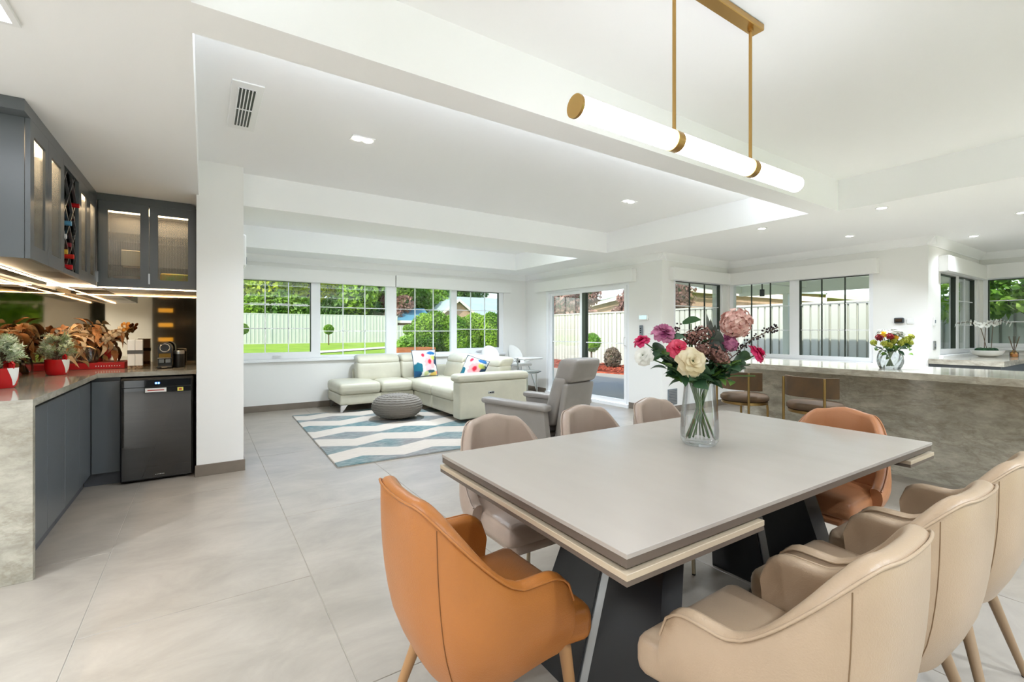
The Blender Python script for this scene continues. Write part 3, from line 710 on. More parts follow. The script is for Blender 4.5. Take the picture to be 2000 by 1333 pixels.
def drybunch(x, y, z, lab, seed, n, spread, stems=9):
    rnd = random.Random(seed)
    v = tag(thing('glass_vase', lab[1], 'vase', (x, y, z)))
    put('glass_body', MB().lathe([(.0001,.0),(.056,.0),(.060,.008),(.062,.05),(.052,.11),(.040,.15),(.043,.17),(.041,.17),(.038,.15),(.050,.11),(.059,.05),(.056,.012),(.0001,.010)], 28), M['vglass'], v)
    t = thing('dried_bouquet', lab[0], 'dried flowers', (x, y, z+.012))
    st = MB()
    for k in range(stems):
        a = rnd.random()*2*PI; e = Vector((math.cos(a)*spread*.5, math.sin(a)*spread*.4, .27+.06*rnd.random()))
        st.tube([(-math.cos(a)*.03, -math.sin(a)*.03, .002), (math.cos(a)*.01, math.sin(a)*.01, .15), e], .0022, 5)
    tag(put('stems', st, M['twig'], t), kind='stuff')
    for k in range(n):
        a = rnd.random()*2*PI; rr = spread*math.sqrt(rnd.random()); zz = .16 + .19*rnd.random() - .16*(rr/spread)**3*rnd.random()
        px, py = math.cos(a)*rr*1.0, math.sin(a)*rr*.55
        if y + py + .05 > 5.66: py = 5.60 - y - rnd.random()*.04
        if x + px - .08 < -1.09: px = -1.0 - x + rnd.random()*.04
        o = put('leaf', rnd.choice(dl), None, t, loc=(px, py, zz), rot=(rnd.uniform(-.8,.8), rnd.uniform(-.9,.9), a + rnd.uniform(-.8,.8)))
        if py > .02 or True:
            # keep the tips out of the mirror
            tip = o.location + (o.rotation_euler.to_matrix() @ Vector((.14,0,-.05)))
            if y + tip.y > 5.685 or x + tip.x < -1.085: o.rotation_euler = (rnd.uniform(-.6,.6), rnd.uniform(.1,.9), rnd.uniform(-1.2, .3))
    return t
drybunch(-.855, 5.575, ZC+.0565, ('bushy dried brown leaves in the right glass vase on the red box', 'clear glass vase of dried leaves standing on the red box'), 5, 64, .17)
drybunch(-1.00, 5.18, ZC+.001, ('drooping dried leaves in the glass vase behind the fir tree', 'clear glass vase of dried leaves beside the left mirror'), 11, 46, .15)
sp = thing('dried_spray', 'pale dried spray leaning right with an orange flower tip', 'dried flowers', (-.80, 5.52, ZC+.0565))
pts = [(-.03,.03,.02), (.0,.01,.14), (.08,-.05,.22), (.17,-.10,.29), (.23,-.13,.335)]
put('stem', MB().tube(pts, .003, 6), M['dry1'], sp)
rnd = random.Random(4)
pet = MB().ball((0,0,0), .022, .017, .011, 8, 6).mesh('petal'); pet.materials.append(M['dry3']); pet2 = MB().ball((0,0,0), .02, .015, .010, 8, 6).mesh('petal'); pet2.materials.append(M['dry4'])
for k in range(40):
    f = .35 + .65*k/39; i = min(3, int(f*4)); g = f*4-i; c = Vector(pts[i]).lerp(Vector(pts[i+1]), g)
    put('petal', pet2 if k > 30 else pet, None, sp, loc=c + Vector((rnd.uniform(-.02,.02), rnd.uniform(-.02,.02), rnd.uniform(-.02,.025))), rot=(rnd.random()*3, rnd.random()*3, rnd.random()*3))
# white twin box with grey band
t = thing('presentation_box', 'white twin-panel box with a grey band beside the coffee machine', 'box', (-.51, 5.33, ZC+.001))
M['gband'] = mat('grey_band', (92,92,92), .5); M['fluff'] = mat('patterned_base', (176,150,120), .7, noise=(60, .9, (70,50,36)))
for k in (0, 1): put('panel', MB().box(-.052+.053*k, -.001+.053*k, -.03, .03, .03, .262, .002), M['white'], t, smooth=None)
put('band', MB().box(-.0545,.0545,-.032,.032,.135,.168), M['gband'], t, smooth=None); put('base', MB().box(-.052,.052,-.03,.03,0,.03,.002), M['fluff'], t, smooth=None)
# coffee machine
t = thing('coffee_machine', 'black pod coffee machine with a round chrome ring', 'coffee machine', (-.297, 5.38, ZC+.001))
pts = [(-.052,.02),(.052,.02),(.052,.16)] + [(.052*math.cos(a), .178+.052*math.sin(a)) for a in [k*PI/12 for k in range(0,13)]] + [(-.052,.16)]
put('body', MB().prism(pts, -.09, .16, lambda a, b, z: (a, z, b)), M['black'], t, smooth=30)
put('chrome_ring', MB().tube([(.036*math.cos(a), -.094, .185+.036*math.sin(a)) for a in [k*2*PI/24 for k in range(25)]], .005, 8), M['chrome'], t)
put('spout_recess', MB().box(-.044,.044,-.0925,-.0895,.045,.135), M['blackglass'], t, smooth=None)
put('drip_bar', MB().box(-.05,.05,-.10,-.09,.088,.096,.002), M['chrome'], t, smooth=None)
for x in (-.024,.024): put('cup_grille', MB().box(x-.019,x+.019,-.096,-.09,.048,.082,.002), M['greyp'], t, smooth=None)
put('drip_tray', MB().box(-.058,.058,-.15,.15,0,.022,.006), M['black'], t, smooth=None)
put('name_plate', MB().box(-.02,.02,-.1515,-.1498,.008,.014), M['chrome'], t, smooth=None)
t = thing('milk_frother', 'black milk frother cylinder with steel lid right of the coffee machine', 'milk frother', (-.195, 5.36, ZC+.001))
put('body', MB().lathe([(.0001,0),(.042,0),(.043,.006),(.043,.125),(.0001,.125)], 28), M['black'], t)
put('lid', MB().lathe([(.043,.1255),(.0435,.13),(.0435,.15),(.036,.158),(.0001,.16)], 28), M['steel'], t)
# display cabinet across the room, seen only in the mirror
t = thing('display_cabinet', 'dark glass display cabinet with amber lit shelves reflected in the bar mirror', 'cabinet', (-.56, -2.3, 0))
b = MB(); b.box(-.99,-.12,-2.495,-2.47,0,2.35); b.box(-.99,-.97,-2.47,-2.1,0,2.35); b.box(-.14,-.12,-2.47,-2.1,0,2.35); b.box(-.97,-.14,-2.47,-2.1,0,.06); b.box(-.97,-.14,-2.47,-2.1,2.33,2.35)
put('carcass', b, M['black'], t, world=True, smooth=None)
M['amber'] = mat('amber_shelf_light', (255,190,60), .4, emit=((255,180,60), 1.6))
for z in (.6,.95,1.3,1.65,2.0):
    put('shelf', MB().box(-.97,-.14,-2.46,-2.13,z,z+.01), M['vglass'], t, world=True, smooth=None)
    put('shelf_light', MB().box(-.9,-.62,-2.466,-2.46,z+.04,z+.13), M['amber'], t, world=True, smooth=None)
put('door', MB().box(-.988,-.556,-2.098,-2.09,.02,2.33), M['reeded'], t, world=True, smooth=None); put('door', MB().box(-.552,-.122,-2.098,-2.09,.02,2.33), M['reeded'], t, world=True, smooth=None)

# ================================================================== DINING
TX, TY, TR = 1.692, 1.157, R(-1.0)
t = thing('dining_table', 'rectangular dining table with a taupe ceramic top on black angled pedestals', 'table', (TX, TY, 0), TR)
hx, hy = .928, .482
put('table_top', MB().box(-hx,hx,-hy,hy,.748,.76,.001), M['ttop'], t, smooth=None)
put('top_edge_band', MB().box(-hx+.002,hx-.002,-hy+.002,hy-.002,.728,.748), M['tedge'], t, smooth=None)
for a, c in ((-hx-.005, -hx+.53), (hx-.26, hx+.005)):
    lf = put('extension_leaf', MB().box(a,c,-hy-.005,hy+.005,.704,.719,.001), M['tleaf'], t, smooth=None)
    put('leaf_edge', MB().box(a+.001,c-.001,-hy-.004,hy+.004,.692,.704), M['tedge'], lf, smooth=None)
put('leaf_runner', MB().box(-.80,.80,-.40,-.30,.719,.728).box(-.80,.80,.30,.40,.719,.728), M['blackmat'], t, smooth=None)
put('under_rail', MB().box(-.70,.70,-.30,.30,.655,.692), M['blackmat'], t, smooth=None)
for s in (-1, 1):
    # each pedestal: two leaning black slabs with a steel strip between
    def quad(y0b, y1b, y0t, y1t, m, nm, th=.10):
        xb, xt = s*.60, s*.40
        vs = [(xb-th/2,y0b,0),(xb+th/2,y0b,0),(xb+th/2,y1b,0),(xb-th/2,y1b,0),(xt-th/2,y0t,.655),(xt+th/2,y0t,.655),(xt+th/2,y1t,.655),(xt-th/2,y1t,.655)]
        put(nm, MB().add(vs, [(0,3,2,1),(4,5,6,7),(0,1,5,4),(1,2,6,5),(2,3,7,6),(3,0,4,7)]), m, t, smooth=None)
    quad(-.31,-.022,-.20,-.022, M['blackmat'], 'pedestal_slab'); quad(.022,.31,.022,.20, M['blackmat'], 'pedestal_slab')
    quad(-.022,.022,-.022,.022, M['steel'], 'steel_strip', .085)

def smooth01(x): x = max(0, min(1, x)); return x*x*(3-2*x)
def shellchair(kind, ml, ms, mleg, label):
    """upholstered tub chair, local +y forward"""
    arm = kind == 'arm'
    W = .238 if arm else .232; YB = -.185; front = .165 if arm else .03
    # plan path
    path = []
    back = []
    for k in range(41):
        a = -PI/2 + PI*k/40
        sx = math.copysign(abs(math.sin(a))**.74, math.sin(a)); cy = abs(math.cos(a))**.74
        back.append(Vector((W*sx, YB+.19 - .19*cy)))
    y0 = back[0].y; na = 9 if arm else 5
    path = [Vector((-W, front + (y0-front)*k/na)) for k in range(na)] + back + [Vector((W, y0 + (front-y0)*(k+1)/na)) for k in range(na)]
    S = [0]
    for i in range(1, len(path)): S.append(S[-1] + (path[i]-path[i-1]).length)
    T = S[-1]; N = len(path)
    top = []
    for i in range(N):
        d = abs(S[i]/T - .5)*2          # 0 at the back centre, 1 at the arm front
        if arm:
            h = .615 + .215*(1 - smooth01((d-.22)/.50))
            e = min(S[i], T-S[i]); r_ = .075
            if e < r_: h -= r_*(1 - math.sqrt(max(0, 1-((r_-e)/r_)**2)))
        else:
            h = .835 - .02*smooth01(d/.3) if d < .33 else .815 - (.815-.50)*smooth01((d-.33)/.72)**.9
            e = min(S[i], T-S[i])
        top.append(h)
    def nrm(i):
        tg = (path[min(i+1,N-1)] - path[max(i-1,0)]).normalized(); return Vector((tg.y, -tg.x))
    th = .046
    sec = []; pipe = []
    for i in range(N):
        n = nrm(i); p = path[i]; d = abs(S[i]/T-.5)*2; ring = []
        zb = .355 + .02*smooth01((d-.5)/.5); zt = top[i]
        def outer(z, off):
            f = (z-zb)/(.83-zb); lean = .045*f*(1-smooth01((d-.2)/.6)); bulge = .018*math.sin(PI*min(1, max(0, (z-zb)/(zt-zb+1e-6))))
            q = p + n*(off + bulge + .012*f); q = q + Vector((0, -lean)); 
            low = 1 - .13*(1-min(1, max(0, f*3.2)))**2
            return Vector((q.x*low, q.y*low, z))
        K = 8
        for k in range(K+1): ring.append(outer(zb + (zt-.02-zb)*k/K, 0))
        for k in range(1, 6):
            a = PI*k/6; ring.append(outer(zt-.02 + .02*math.sin(a), -th/2 + th/2*math.cos(a)))
        zi = .44
        for k in range(K+1):
            z = zt-.02 + (zi-(zt-.02))*k/K
            g = 0
            if p.y < YB+.12:
                for gx in (-.085, .085): g += .010*math.exp(-((p.x-gx)/.012)**2)*smooth01((zt-z)/.05)
                g -= .012*math.sin(PI*min(1, max(0, (z-zi)/(zt-zi+1e-6))))*(1-smooth01((d-.1)/.4))
            ring.append(outer(z, -th + g))
        sec.append(ring); pipe.append(outer(zt-.008, .002))
    b = MB(); m_ = len(sec[0]); vs = [q for r_ in sec for q in r_]
    fs = [(i*m_+k, i*m_+k+1, (i+1)*m_+k+1, (i+1)*m_+k) for i in range(N-1) for k in range(m_-1)]
    fs += [tuple(range(m_)), tuple((N-1)*m_+k for k in range(m_-1,-1,-1))]
    fs += [(i*m_, (i+1)*m_, (i+1)*m_+m_-1, i*m_+m_-1) for i in range(N-1)]
    b.add(vs, fs)
    t = thing('dining_chair', label, 'chair')
    sh = put('backrest', b, ml, t, smooth=60)
    put('piping', MB().tube(pipe, .0035, 6), ml, sh, smooth=80)
    for i in ((na+11, na+29) if arm else (na+12, na+28)):
        put('seam', MB().tube([sec[i][k] + Vector((nrm(i).x, nrm(i).y, 0))*.0003 for k in range(9)], .0013, 5), ms, sh, smooth=80)
    if arm: st = MB().soft(-.205,.205,-.135,.268,.375,.478,.035,.012, warp=lambda x,y,z: (x*(1+.10*smooth01((y-.12)/.1)), y, z))
    else: st = MB().soft(-.205,.205,-.135,.25,.385,.478,.035,.012)
    put('seat', st, ml, t, smooth=60)
    put('seat_base', MB().soft(-.165,.165,-.10,.235,.345,.40,.03), ml, t, smooth=60)
    if arm: legs = [(-.165,.20,-.20,.235),(.165,.20,.20,.235),(-.135,-.09,-.225,-.19),(.135,-.09,.225,-.19)]; r0, r1 = .019, .011
    else: legs = [(-.165,.19,-.195,.225),(.165,.19,.195,.225),(-.135,-.09,-.20,-.19),(.135,-.09,.20,-.19)]; r0, r1 = .013, .009
    for (a, c, e, f) in legs:
        lg = put('leg', MB().tube([(a,c,.37),(e,f,.006)], [r0,r1], 14), mleg, t); put('glide', MB().cyl((e,f,0),(e,f,.007), r1, n=12), M['black'], lg)
    return t
A = shellchair('arm', M['l_orange'], M['seam_o'], M['leg_o'], 'tan orange leather armchair at the near end of the table')
A.location = (.645, 1.172, 0); A.rotation_euler = (0,0,R(-90)); A['group'] = 'dining chairs'
RB = {M['l_orange']: M['l_beige'], M['seam_o']: M['seam_b'], M['leg_o']: M['leg_b']}
for x, y, rz, lab in ((1.135,.548,1,'beige leather armchair nearest the camera along the table side'), (1.675,.553,-1,'middle of three beige leather armchairs along the table side'), (2.225,.553,0,'beige leather armchair farthest right along the table side')):
    dup(A, (x, y, 0), R(rz), lab, RB)
S_ = shellchair('side', M['l_taupe'], M['seam_t'], M['leg_m'], 'taupe leather side chair behind the table, nearest the rug')
S_.location = (1.18, 1.735, 0); S_.rotation_euler = (0,0,R(180)); S_['group'] = 'dining chairs'
dup(S_, (1.74, 1.70, 0), R(181), 'taupe leather side chair behind the table, in front of the recliner')
dup(S_, (2.27, 1.675, 0), R(180), 'taupe leather side chair behind the table, just left of the bouquet')
dup(S_, (2.63, 1.075, 0), R(90), 'tan orange armless chair at the far table end by the island', {M['l_taupe']: leather('terracotta_leather', (184,124,84)), M['seam_t']: M['seam_o']})

# pendant
t = thing('pendant_light', 'long glowing white tube pendant with brass rods', 'pendant light', (1.82, 1.2, 2.01))
for a, c in ((-.755,-.252), (-.212,.312), (.352,.775)): put('glass_tube', MB().tube([(a,0,0),(a+.006,0,0),(c-.006,0,0),(c,0,0)], [.036,.040,.040,.036], 28), M['glow'], t, smooth=50)
for a in (-.232, .332):
    put('collar', MB().cyl((a-.021,0,0),(a+.021,0,0), .0415, n=28), M['brass'], t)
    put('rod', MB().cyl((a,0,.04),(a,0,.665), .0075, n=12), M['brass'], t)
    put('rod_socket', MB().cyl((a,0,.645),(a,0,.66), .013, n=12), M['brass'], t)
put('end_cap', MB().cyl((-.765,0,0),(-.753,0,0), .0405, n=28), M['brass'], t)
put('ceiling_canopy', MB().box(-.42,.40,-.03,.03,.66,.69,.003), M['brass'], t, smooth=None)

# ------------------------------------------------------------------ flowers
def petal(b, o, ax_d, L_, W_, cup, rot, tilt, mi=0, ruffle=0):
    """petal strip: grows from o along a direction tilted from axis"""
    ax_d = ax_d.normalized(); e1 = ax_d.orthogonal().normalized(); e1 = Matrix.Rotation(rot, 3, ax_d) @ e1; e2 = ax_d.cross(e1)
    def fn(u, v):
        a = tilt + (u-.3)*cup; r_ = L_*u; s_ = (v-.5)*2; w_ = W_*.5*math.sin(PI*min(1, .18+.72*u))**.7
        q = ax_d*(r_*math.cos(a)) + e1*(r_*math.sin(a)) + e2*(s_*w_) - e1*(abs(s_)**2*w_*.35*math.cos(a)*1.0) + ax_d*(ruffle*math.sin(5*s_+rot*3)*u)
        return o + q
    b.grid(fn, 4, 4, mi=mi)
def bloom(c, axis, Rr, rings, seed=0, ruffle=0):
    rnd = random.Random(seed); b = MB(); axis = Vector(axis).normalized(); c = Vector(c)
    for i in range(rings):
        f = i/(rings-1); n = 3 + i
        for k in range(n):
            petal(b, c - axis*Rr*.35, axis, Rr*(.75+.30*f), Rr*(.62+.55*f), .5+.7*f, 2*PI*k/n + i*1.3 + rnd.uniform(-.2,.2), .12 + .85*f**1.2, ruffle=ruffle*Rr)
    return b
M['pink'] = leafmat('hot_pink_petal', (190,14,78), (232,60,124), 30, .5, .25); M['coral'] = leafmat('coral_pink_petal', (206,34,80), (240,110,140), 30, .5, .25)
M['mauve'] = leafmat('mauve_petal', (150,60,110), (226,150,186), 26, .5, .25); M['whitep'] = leafmat('white_petal', (232,232,226), (250,250,246), 30, .5, .2)
M['creamp'] = leafmat('cream_petal', (222,204,160), (244,236,214), 18, .5, .25); M['blush'] = leafmat('blush_petal', (206,150,140), (244,214,204), 30, .6, .3)
M['dusk'] = leafmat('dusky_filler', (104,66,60), (160,116,104), 40, .7, .1); M['berry'] = mat('dark_berry', (44,26,30), .3)
M['leafd'] = leafmat('dark_green_leaf', (44,78,54), (84,124,82), 10, .45, .2); M['leafl'] = leafmat('light_green_leaf', (90,130,60), (150,186,84), 10, .45, .35)
M['stemg'] = mat('green_stem', (72,104,52), .5); M['greyleaf'] = leafmat('grey_green_leaf', (58,66,62), (106,112,104), 14, .6, .15)
VX, VY, VZ = 1.752, 1.197, .7605
vt_ = thing('glass_vase', 'tall clear tapered glass vase on the dining table', 'vase', (VX, VY, VZ))
put('glass_body', MB().lathe([(.0001,0),(.060,0),(.066,.006),(.0765,.02),(.078,.06),(.0745,.13),(.066,.20),(.061,.262),(.0585,.262),(.0635,.20),(.072,.13),(.0755,.06),(.073,.03),(.060,.024),(.0001,.022)], 40), M['vglass'], vt_, smooth=60)
fwv = Vector((.5538,.8326,0)); rtv = Vector((.8326,-.5538,0))
def at(u, v, dd=0.0):
    """point seen at image pixel (u,v) in the vertical plane through the vase, dd metres nearer the room's front"""
    dep = VX*fwv.x + VY*fwv.y - dd
    return fwv*dep + rtv*((u-1000)/905*dep) + Vector((0,0,1.24-(v-647)/905*dep))
V0 = Vector((VX, VY, VZ))
lme = {}
for nm, mm, a, w_, cu in (('d','leafd',.070,.056,.3),('l','leafl',.060,.044,.3),('g','greyleaf',.085,.04,.3),('dl','leafd',.078,.060,.45)):
    me = leafgeo(a, w_, cu, fold=.15).mesh('leaf', 80); me.materials.append(M[mm]); lme[nm] = me
def stempts(p, sd):
    rnd = random.Random(sd); a = rnd.random()*2*PI; q = Vector(p) - V0
    base = Vector((-q.x, -q.y, 0)); base = base.normalized()*.052 if base.length > 1e-4 else Vector((.03,0,0))
    base = base + Vector((rnd.uniform(-.022,.022), rnd.uniform(-.022,.022), .026))
    neck = Vector((q.x, q.y, 0)); neck = (neck.normalized()*min(.040, neck.length) if neck.length > 1e-4 else neck) + Vector((0,0,.262))
    mid = neck.lerp(q, .5) + Vector((0,0,.015))
    if Vector((base.x, base.y)).length > .060: base.x *= .8; base.y *= .8
    return [base, base.lerp(neck, .5), neck, mid, q]
FG = 'flower stems in the tall table vase'
def flower(name, lab, cat, p, geo, m, sd, nleaf=2, bloomname='bloom'):
    t = thing(name, lab, cat, V0, group=FG); pts = stempts(p, sd); put('stem', MB().tube(pts, .0028, 6), M['stemg'], t)
    if geo: put(bloomname, geo, m, t, world=True, smooth=70)
    rnd = random.Random(sd+50)
    for k in range(nleaf):
        f = rnd.uniform(.15,.85); c = pts[2].lerp(pts[4], f)
        put('leaf', lme[rnd.choice(['d','d','d','l','dl'])], None, t, loc=c, rot=(rnd.uniform(-.9,.9), rnd.uniform(-1.0,.25), rnd.random()*2*PI))
    return t
cam_v = Vector((-.5538,-.8326,0))
flower('rose', 'hot pink rose bud at the far left of the table bouquet', 'flower', at(1250,663), bloom(at(1250,663), (-.5,.1,.7), .036, 4, 1), M['pink'], 1, 2)
flower('peony', 'mauve pink peony at the upper left of the table bouquet', 'flower', at(1298,647,.02), bloom(at(1298,645,.02), (-.3,-.5,.8), .050, 5, 2, .06), M['mauve'], 2, 3)
flower('rose', 'coral pink rose just above the cream rose', 'flower', at(1327,678,.08), bloom(at(1327,678,.08), Vector((-.45,-.75,.55)), .044, 5, 3), M['coral'], 3, 2)
flower('rose', 'white rose at the lower left of the table bouquet', 'flower', at(1255,694,.04), bloom(at(1255,694,.04), Vector((-.8,-.35,.3)), .040, 5, 4), M['whitep'], 4, 3)
flower('rose', 'large open cream rose at the front of the bouquet', 'flower', at(1354,705,.13), bloom(at(1354,705,.13), cam_v + Vector((0,0,.25)), .060, 5, 5), M['creamp'], 5, 3)
flower('rose', 'hot pink rose at the far right of the table bouquet', 'flower', at(1485,690,.05), bloom(at(1485,688,.05), Vector((.35,-.75,.5)), .044, 5, 6), M['pink'], 6, 3)
rnd = random.Random(21)
def cluster(c, Rr, n, ps, seed):
    b = MB(); rr = random.Random(seed); c = Vector(c)
    for k in range(n):
        z = 1-2*(k+.5)/n; a = k*2.39996; d = Vector((math.sqrt(1-z*z)*math.cos(a), math.sqrt(1-z*z)*math.sin(a), z)); o = c + d*Rr*rr.uniform(.62,1.08)
        for j in range(4): petal(b, o, d, ps*rr.uniform(.8,1.2), ps*.95, .4, j*PI/2+rr.random(), 1.0)
    return b
flower('hydrangea', 'round blush pink hydrangea head at the top of the bouquet', 'flower', at(1438,640,.05), cluster(at(1437,632,.05), .058, 95, .017, 1), M['blush'], 7, 1)
flower('hydrangea', 'small dusky pink flower cluster below the hydrangea', 'flower', at(1424,672,.03), cluster(at(1424,670,.03), .034, 45, .015, 2), M['mauve'], 8, 1)
for k, (u, v, rr) in enumerate(((1352,660,.03),(1375,655,.034),(1392,690,.032),(1372,684,.028),(1410,700,.03))):
    flower('filler_sprig', 'dusky brown filler sprig number %s in the bouquet middle' % ['left','centre top','right','centre','low right'][k] if False else ['dusky filler sprig beside the coral rose','dusky filler sprig under the grey leaf','dusky filler sprig right of the cream rose','dusky filler sprig above the cream rose','dusky filler sprig below the pink cluster'][k], 'flower', at(u, v, .02*k), cluster(at(u, v, .02*k), rr*1.15, 75, .0085, 30+k), M['dusk'], 30+k, 3)
# tall grey leaf
t = thing('grey_leaf_stem', 'tall pointed grey leaf standing in the bouquet centre', 'foliage', V0, group=FG)
put('stem', MB().tube(stempts(at(1398,670), 60), .003, 6), M['stemg'], t)
b = MB(); c0 = at(1398,690,.03); c1 = at(1388,612,.03)
for k in range(4):
    dd = (c1-c0); w_ = rtv*(.016+.004*k); o = c0 + rtv*(.008*(k-1.5)) + cam_v*.006*k
    b.grid(lambda u, v: o + dd*(u*(1-.14*k)) + w_*((v-.5)*2*math.sin(PI*min(1,.25+.75*u))) + cam_v*(.012*math.sin(u*5+k)), 8, 2)
put('leaf_blades', b, M['greyleaf'], t, world=True, smooth=70)
# curled bird-like leaf
t = thing('curled_leaf_stem', 'single curled green leaf floating above the coral rose', 'foliage', V0, group=FG)
put('stem', MB().tube(stempts(at(1350,633), 61), .0022, 6), M['stemg'], t)
put('leaf', MB().grid(lambda u, v: at(1333+36*u, 631-7*math.sin(u*2.2) - (v-.5)*14*math.sin(PI*min(1,.12+.85*u)), .02+.01*v), 8, 3), M['leafd'], t, world=True, smooth=70)
# berry sprigs
def sprig(lab, pts, sd, n):
    t = thing('berry_sprig', lab, 'foliage', V0, group=FG); rr = random.Random(sd)
    put('stem', MB().tube(stempts(pts[0], sd)[:4] + [p - V0 for p in pts], .002, 6), M['twig'], t)
    b = MB()
    for k in range(n):
        f = rr.random()*(len(pts)-1); i = min(len(pts)-2, int(f)); c = pts[i].lerp(pts[i+1], f-i) + Vector((rr.uniform(-.015,.015), rr.uniform(-.015,.015), rr.uniform(-.015,.018))); b.ball(c, .0042, n=6, m=4)
    tag(put('berries', b, M['berry'], t, world=True), kind='stuff')
sprig('dark berry sprig arching out to the right of the bouquet', [at(1440,690), at(1465,665), at(1495,650), at(1520,640)], 70, 70)
sprig('dark berry sprig rising beside the curled leaf', [at(1350,665), at(1360,648), at(1366,636)], 71, 26)
sprig('dark berry sprig behind the mauve peony', [at(1312,655), at(1322,645), at(1326,640)], 72, 16)
# leafy stems filling the bouquet
for k, (u, v, nl) in enumerate(((1275,680,9),(1290,690,9),(1300,712,6),(1320,700,6),(1345,690,6),(1395,720,6),(1420,712,7),(1445,705,9),(1465,712,8),(1475,735,5),(1300,735,5),(1380,735,6),(1340,735,5))):
    flower('leafy_stem', ['leafy green stem under the hot pink bud','leafy green stem beside the white rose','leafy green stem below the white rose','leafy green stem behind the cream rose, left','leafy green stem under the coral rose','leafy green stem right of the cream rose','leafy green stem below the hydrangea','leafy green stem beside the right pink rose','leafy green stem under the right pink rose','pale leafy tip hanging lowest at right','lime leafy tip hanging lowest at left','leafy stem just above the vase rim, right','leafy stem just above the vase rim, left'][k], 'foliage', at(u, v, .03*((k*7)%5-1)), None, None, 100+k, nl)

# ================================================================== LIVING AREA
# rug
def rugmat():
    m = bpy.data.materials.new('wave_rug'); m.use_nodes = True; t = m.node_tree; b = t.nodes['Principled BSDF']; N = t.nodes.new; K = t.links.new
    tc = N('ShaderNodeTexCoord'); sp = N('ShaderNodeSeparateXYZ'); K(tc.outputs['Object'], sp.inputs[0])
    def mth(op, a, c=None, d=None):
        n = N('ShaderNodeMath'); n.operation = op
        for i, q in enumerate((a, c, d)):
            if q is None: continue
            if isinstance(q, (int, float)): n.inputs[i].default_value = q
            else: K(q, n.inputs[i])
        return n.outputs[0]
    x, y = sp.outputs[0], sp.outputs[1]
    PER = .60; zx = .72
    yy = mth('ADD', y, mth('MULTIPLY', x, .05))
    ph = mth('FRACT', mth('DIVIDE', yy, PER))                        # 0..1 in a period
    tri = mth('PINGPONG', mth('ADD', x, mth('MULTIPLY', mth('FLOOR', mth('DIVIDE', yy, PER)), .31)), zx/2)   # 0..zx/2
    half = mth('ADD', .07, mth('MULTIPLY', tri, .78))                 # half width of the dark lozenge band
    dist = mth('ABSOLUTE', mth('SUBTRACT', ph, .5))
    dark = N('ShaderNodeMapRange'); K(mth('SUBTRACT', half, dist), dark.inputs[0]); dark.inputs[1].default_value = -.012; dark.inputs[2].default_value = .012
    n1 = N('ShaderNodeTexNoise'); n1.inputs['Scale'].default_value = 1.3; K(tc.outputs['Object'], n1.inputs['Vector'])
    mp = N('ShaderNodeMapping'); mp.inputs['Scale'].default_value = (1, 4, 1); K(tc.outputs['Object'], mp.inputs[0])
    n2 = N('ShaderNodeTexNoise'); n2.inputs['Scale'].default_value = 9; n2.inputs['Detail'].default_value = 8; n2.inputs['Roughness'].default_value = .7; K(mp.outputs[0], n2.inputs['Vector'])
    r1 = N('ShaderNodeValToRGB'); e = r1.color_ramp.elements; e[0].position = .38; e[0].color = rgb(120,116,116); e[1].position = .58; e[1].color = rgb(78,112,116); K(n1.outputs[0], r1.inputs[0])
    mx = N('ShaderNodeMix'); mx.data_type = 'RGBA'; K(r1.outputs[0], mx.inputs[6]); mx.inputs[7].default_value = rgb(158,162,158)
    mr = N('ShaderNodeMapRange'); mr.inputs[1].default_value = .42; mr.inputs[2].default_value = .68; mr.inputs[4].default_value = .8; K(n2.outputs[0], mr.inputs[0]); K(mr.outputs[0], mx.inputs[0])
    cr = N('ShaderNodeMix'); cr.data_type = 'RGBA'; cr.inputs[6].default_value = rgb(206,195,184); cr.inputs[7].default_value = rgb(176,168,158); K(n2.outputs[0], cr.inputs[0])
    fin = N('ShaderNodeMix'); fin.data_type = 'RGBA'; K(dark.outputs[0], fin.inputs[0]); K(cr.outputs[2], fin.inputs[6]); K(mx.outputs[2], fin.inputs[7])
    K(fin.outputs[2], b.inputs['Base Color']); b.inputs['Roughness'].default_value = .9
    return m
rg = thing('rug', 'cream and teal rug with wavy lozenge bands', 'rug', (2.2, 5.84, 0), R(-1.2))
put('pile', MB().box(-1.16,1.16,-1.5,1.5,.002,.014,.004), rugmat(), rg, smooth=None)
put('binding', MB().box(-1.165,1.165,-1.505,1.505,.001,.006), mat('rug_binding', (150,146,138), .9), rg, smooth=None)
# ottoman pouf
M['knit'] = mat('grey_knit', (124,118,110), .9, bump=(160, .6))
b = MB(); prof = []
for k in range(25):
    a = -PI/2 + PI*k/24; prof.append((max(.0001, .345*math.cos(a)**.62 if math.cos(a) > 0 else .0001), .175 + .16*math.sin(a)))
n = 64
b.lathe(prof, n)
t = thing('pouf', 'round grey knitted pouf on the rug', 'pouf', (2.27, 6.33, .0145))
put('knit_cover', b, M['knit'], t, smooth=80)
for k in range(14):
    a = -PI/2 + PI*(k+1.5)/16; r_ = .345*math.cos(a)**.62 + .002; z = .175 + .16*math.sin(a)
    put('knit_row', MB().tube([(r_*math.cos(q), r_*math.sin(q), z + .004*math.sin(q*24)) for q in [j*2*PI/72 for j in range(73)]], .0055, 5), M['knit'], t, smooth=80)

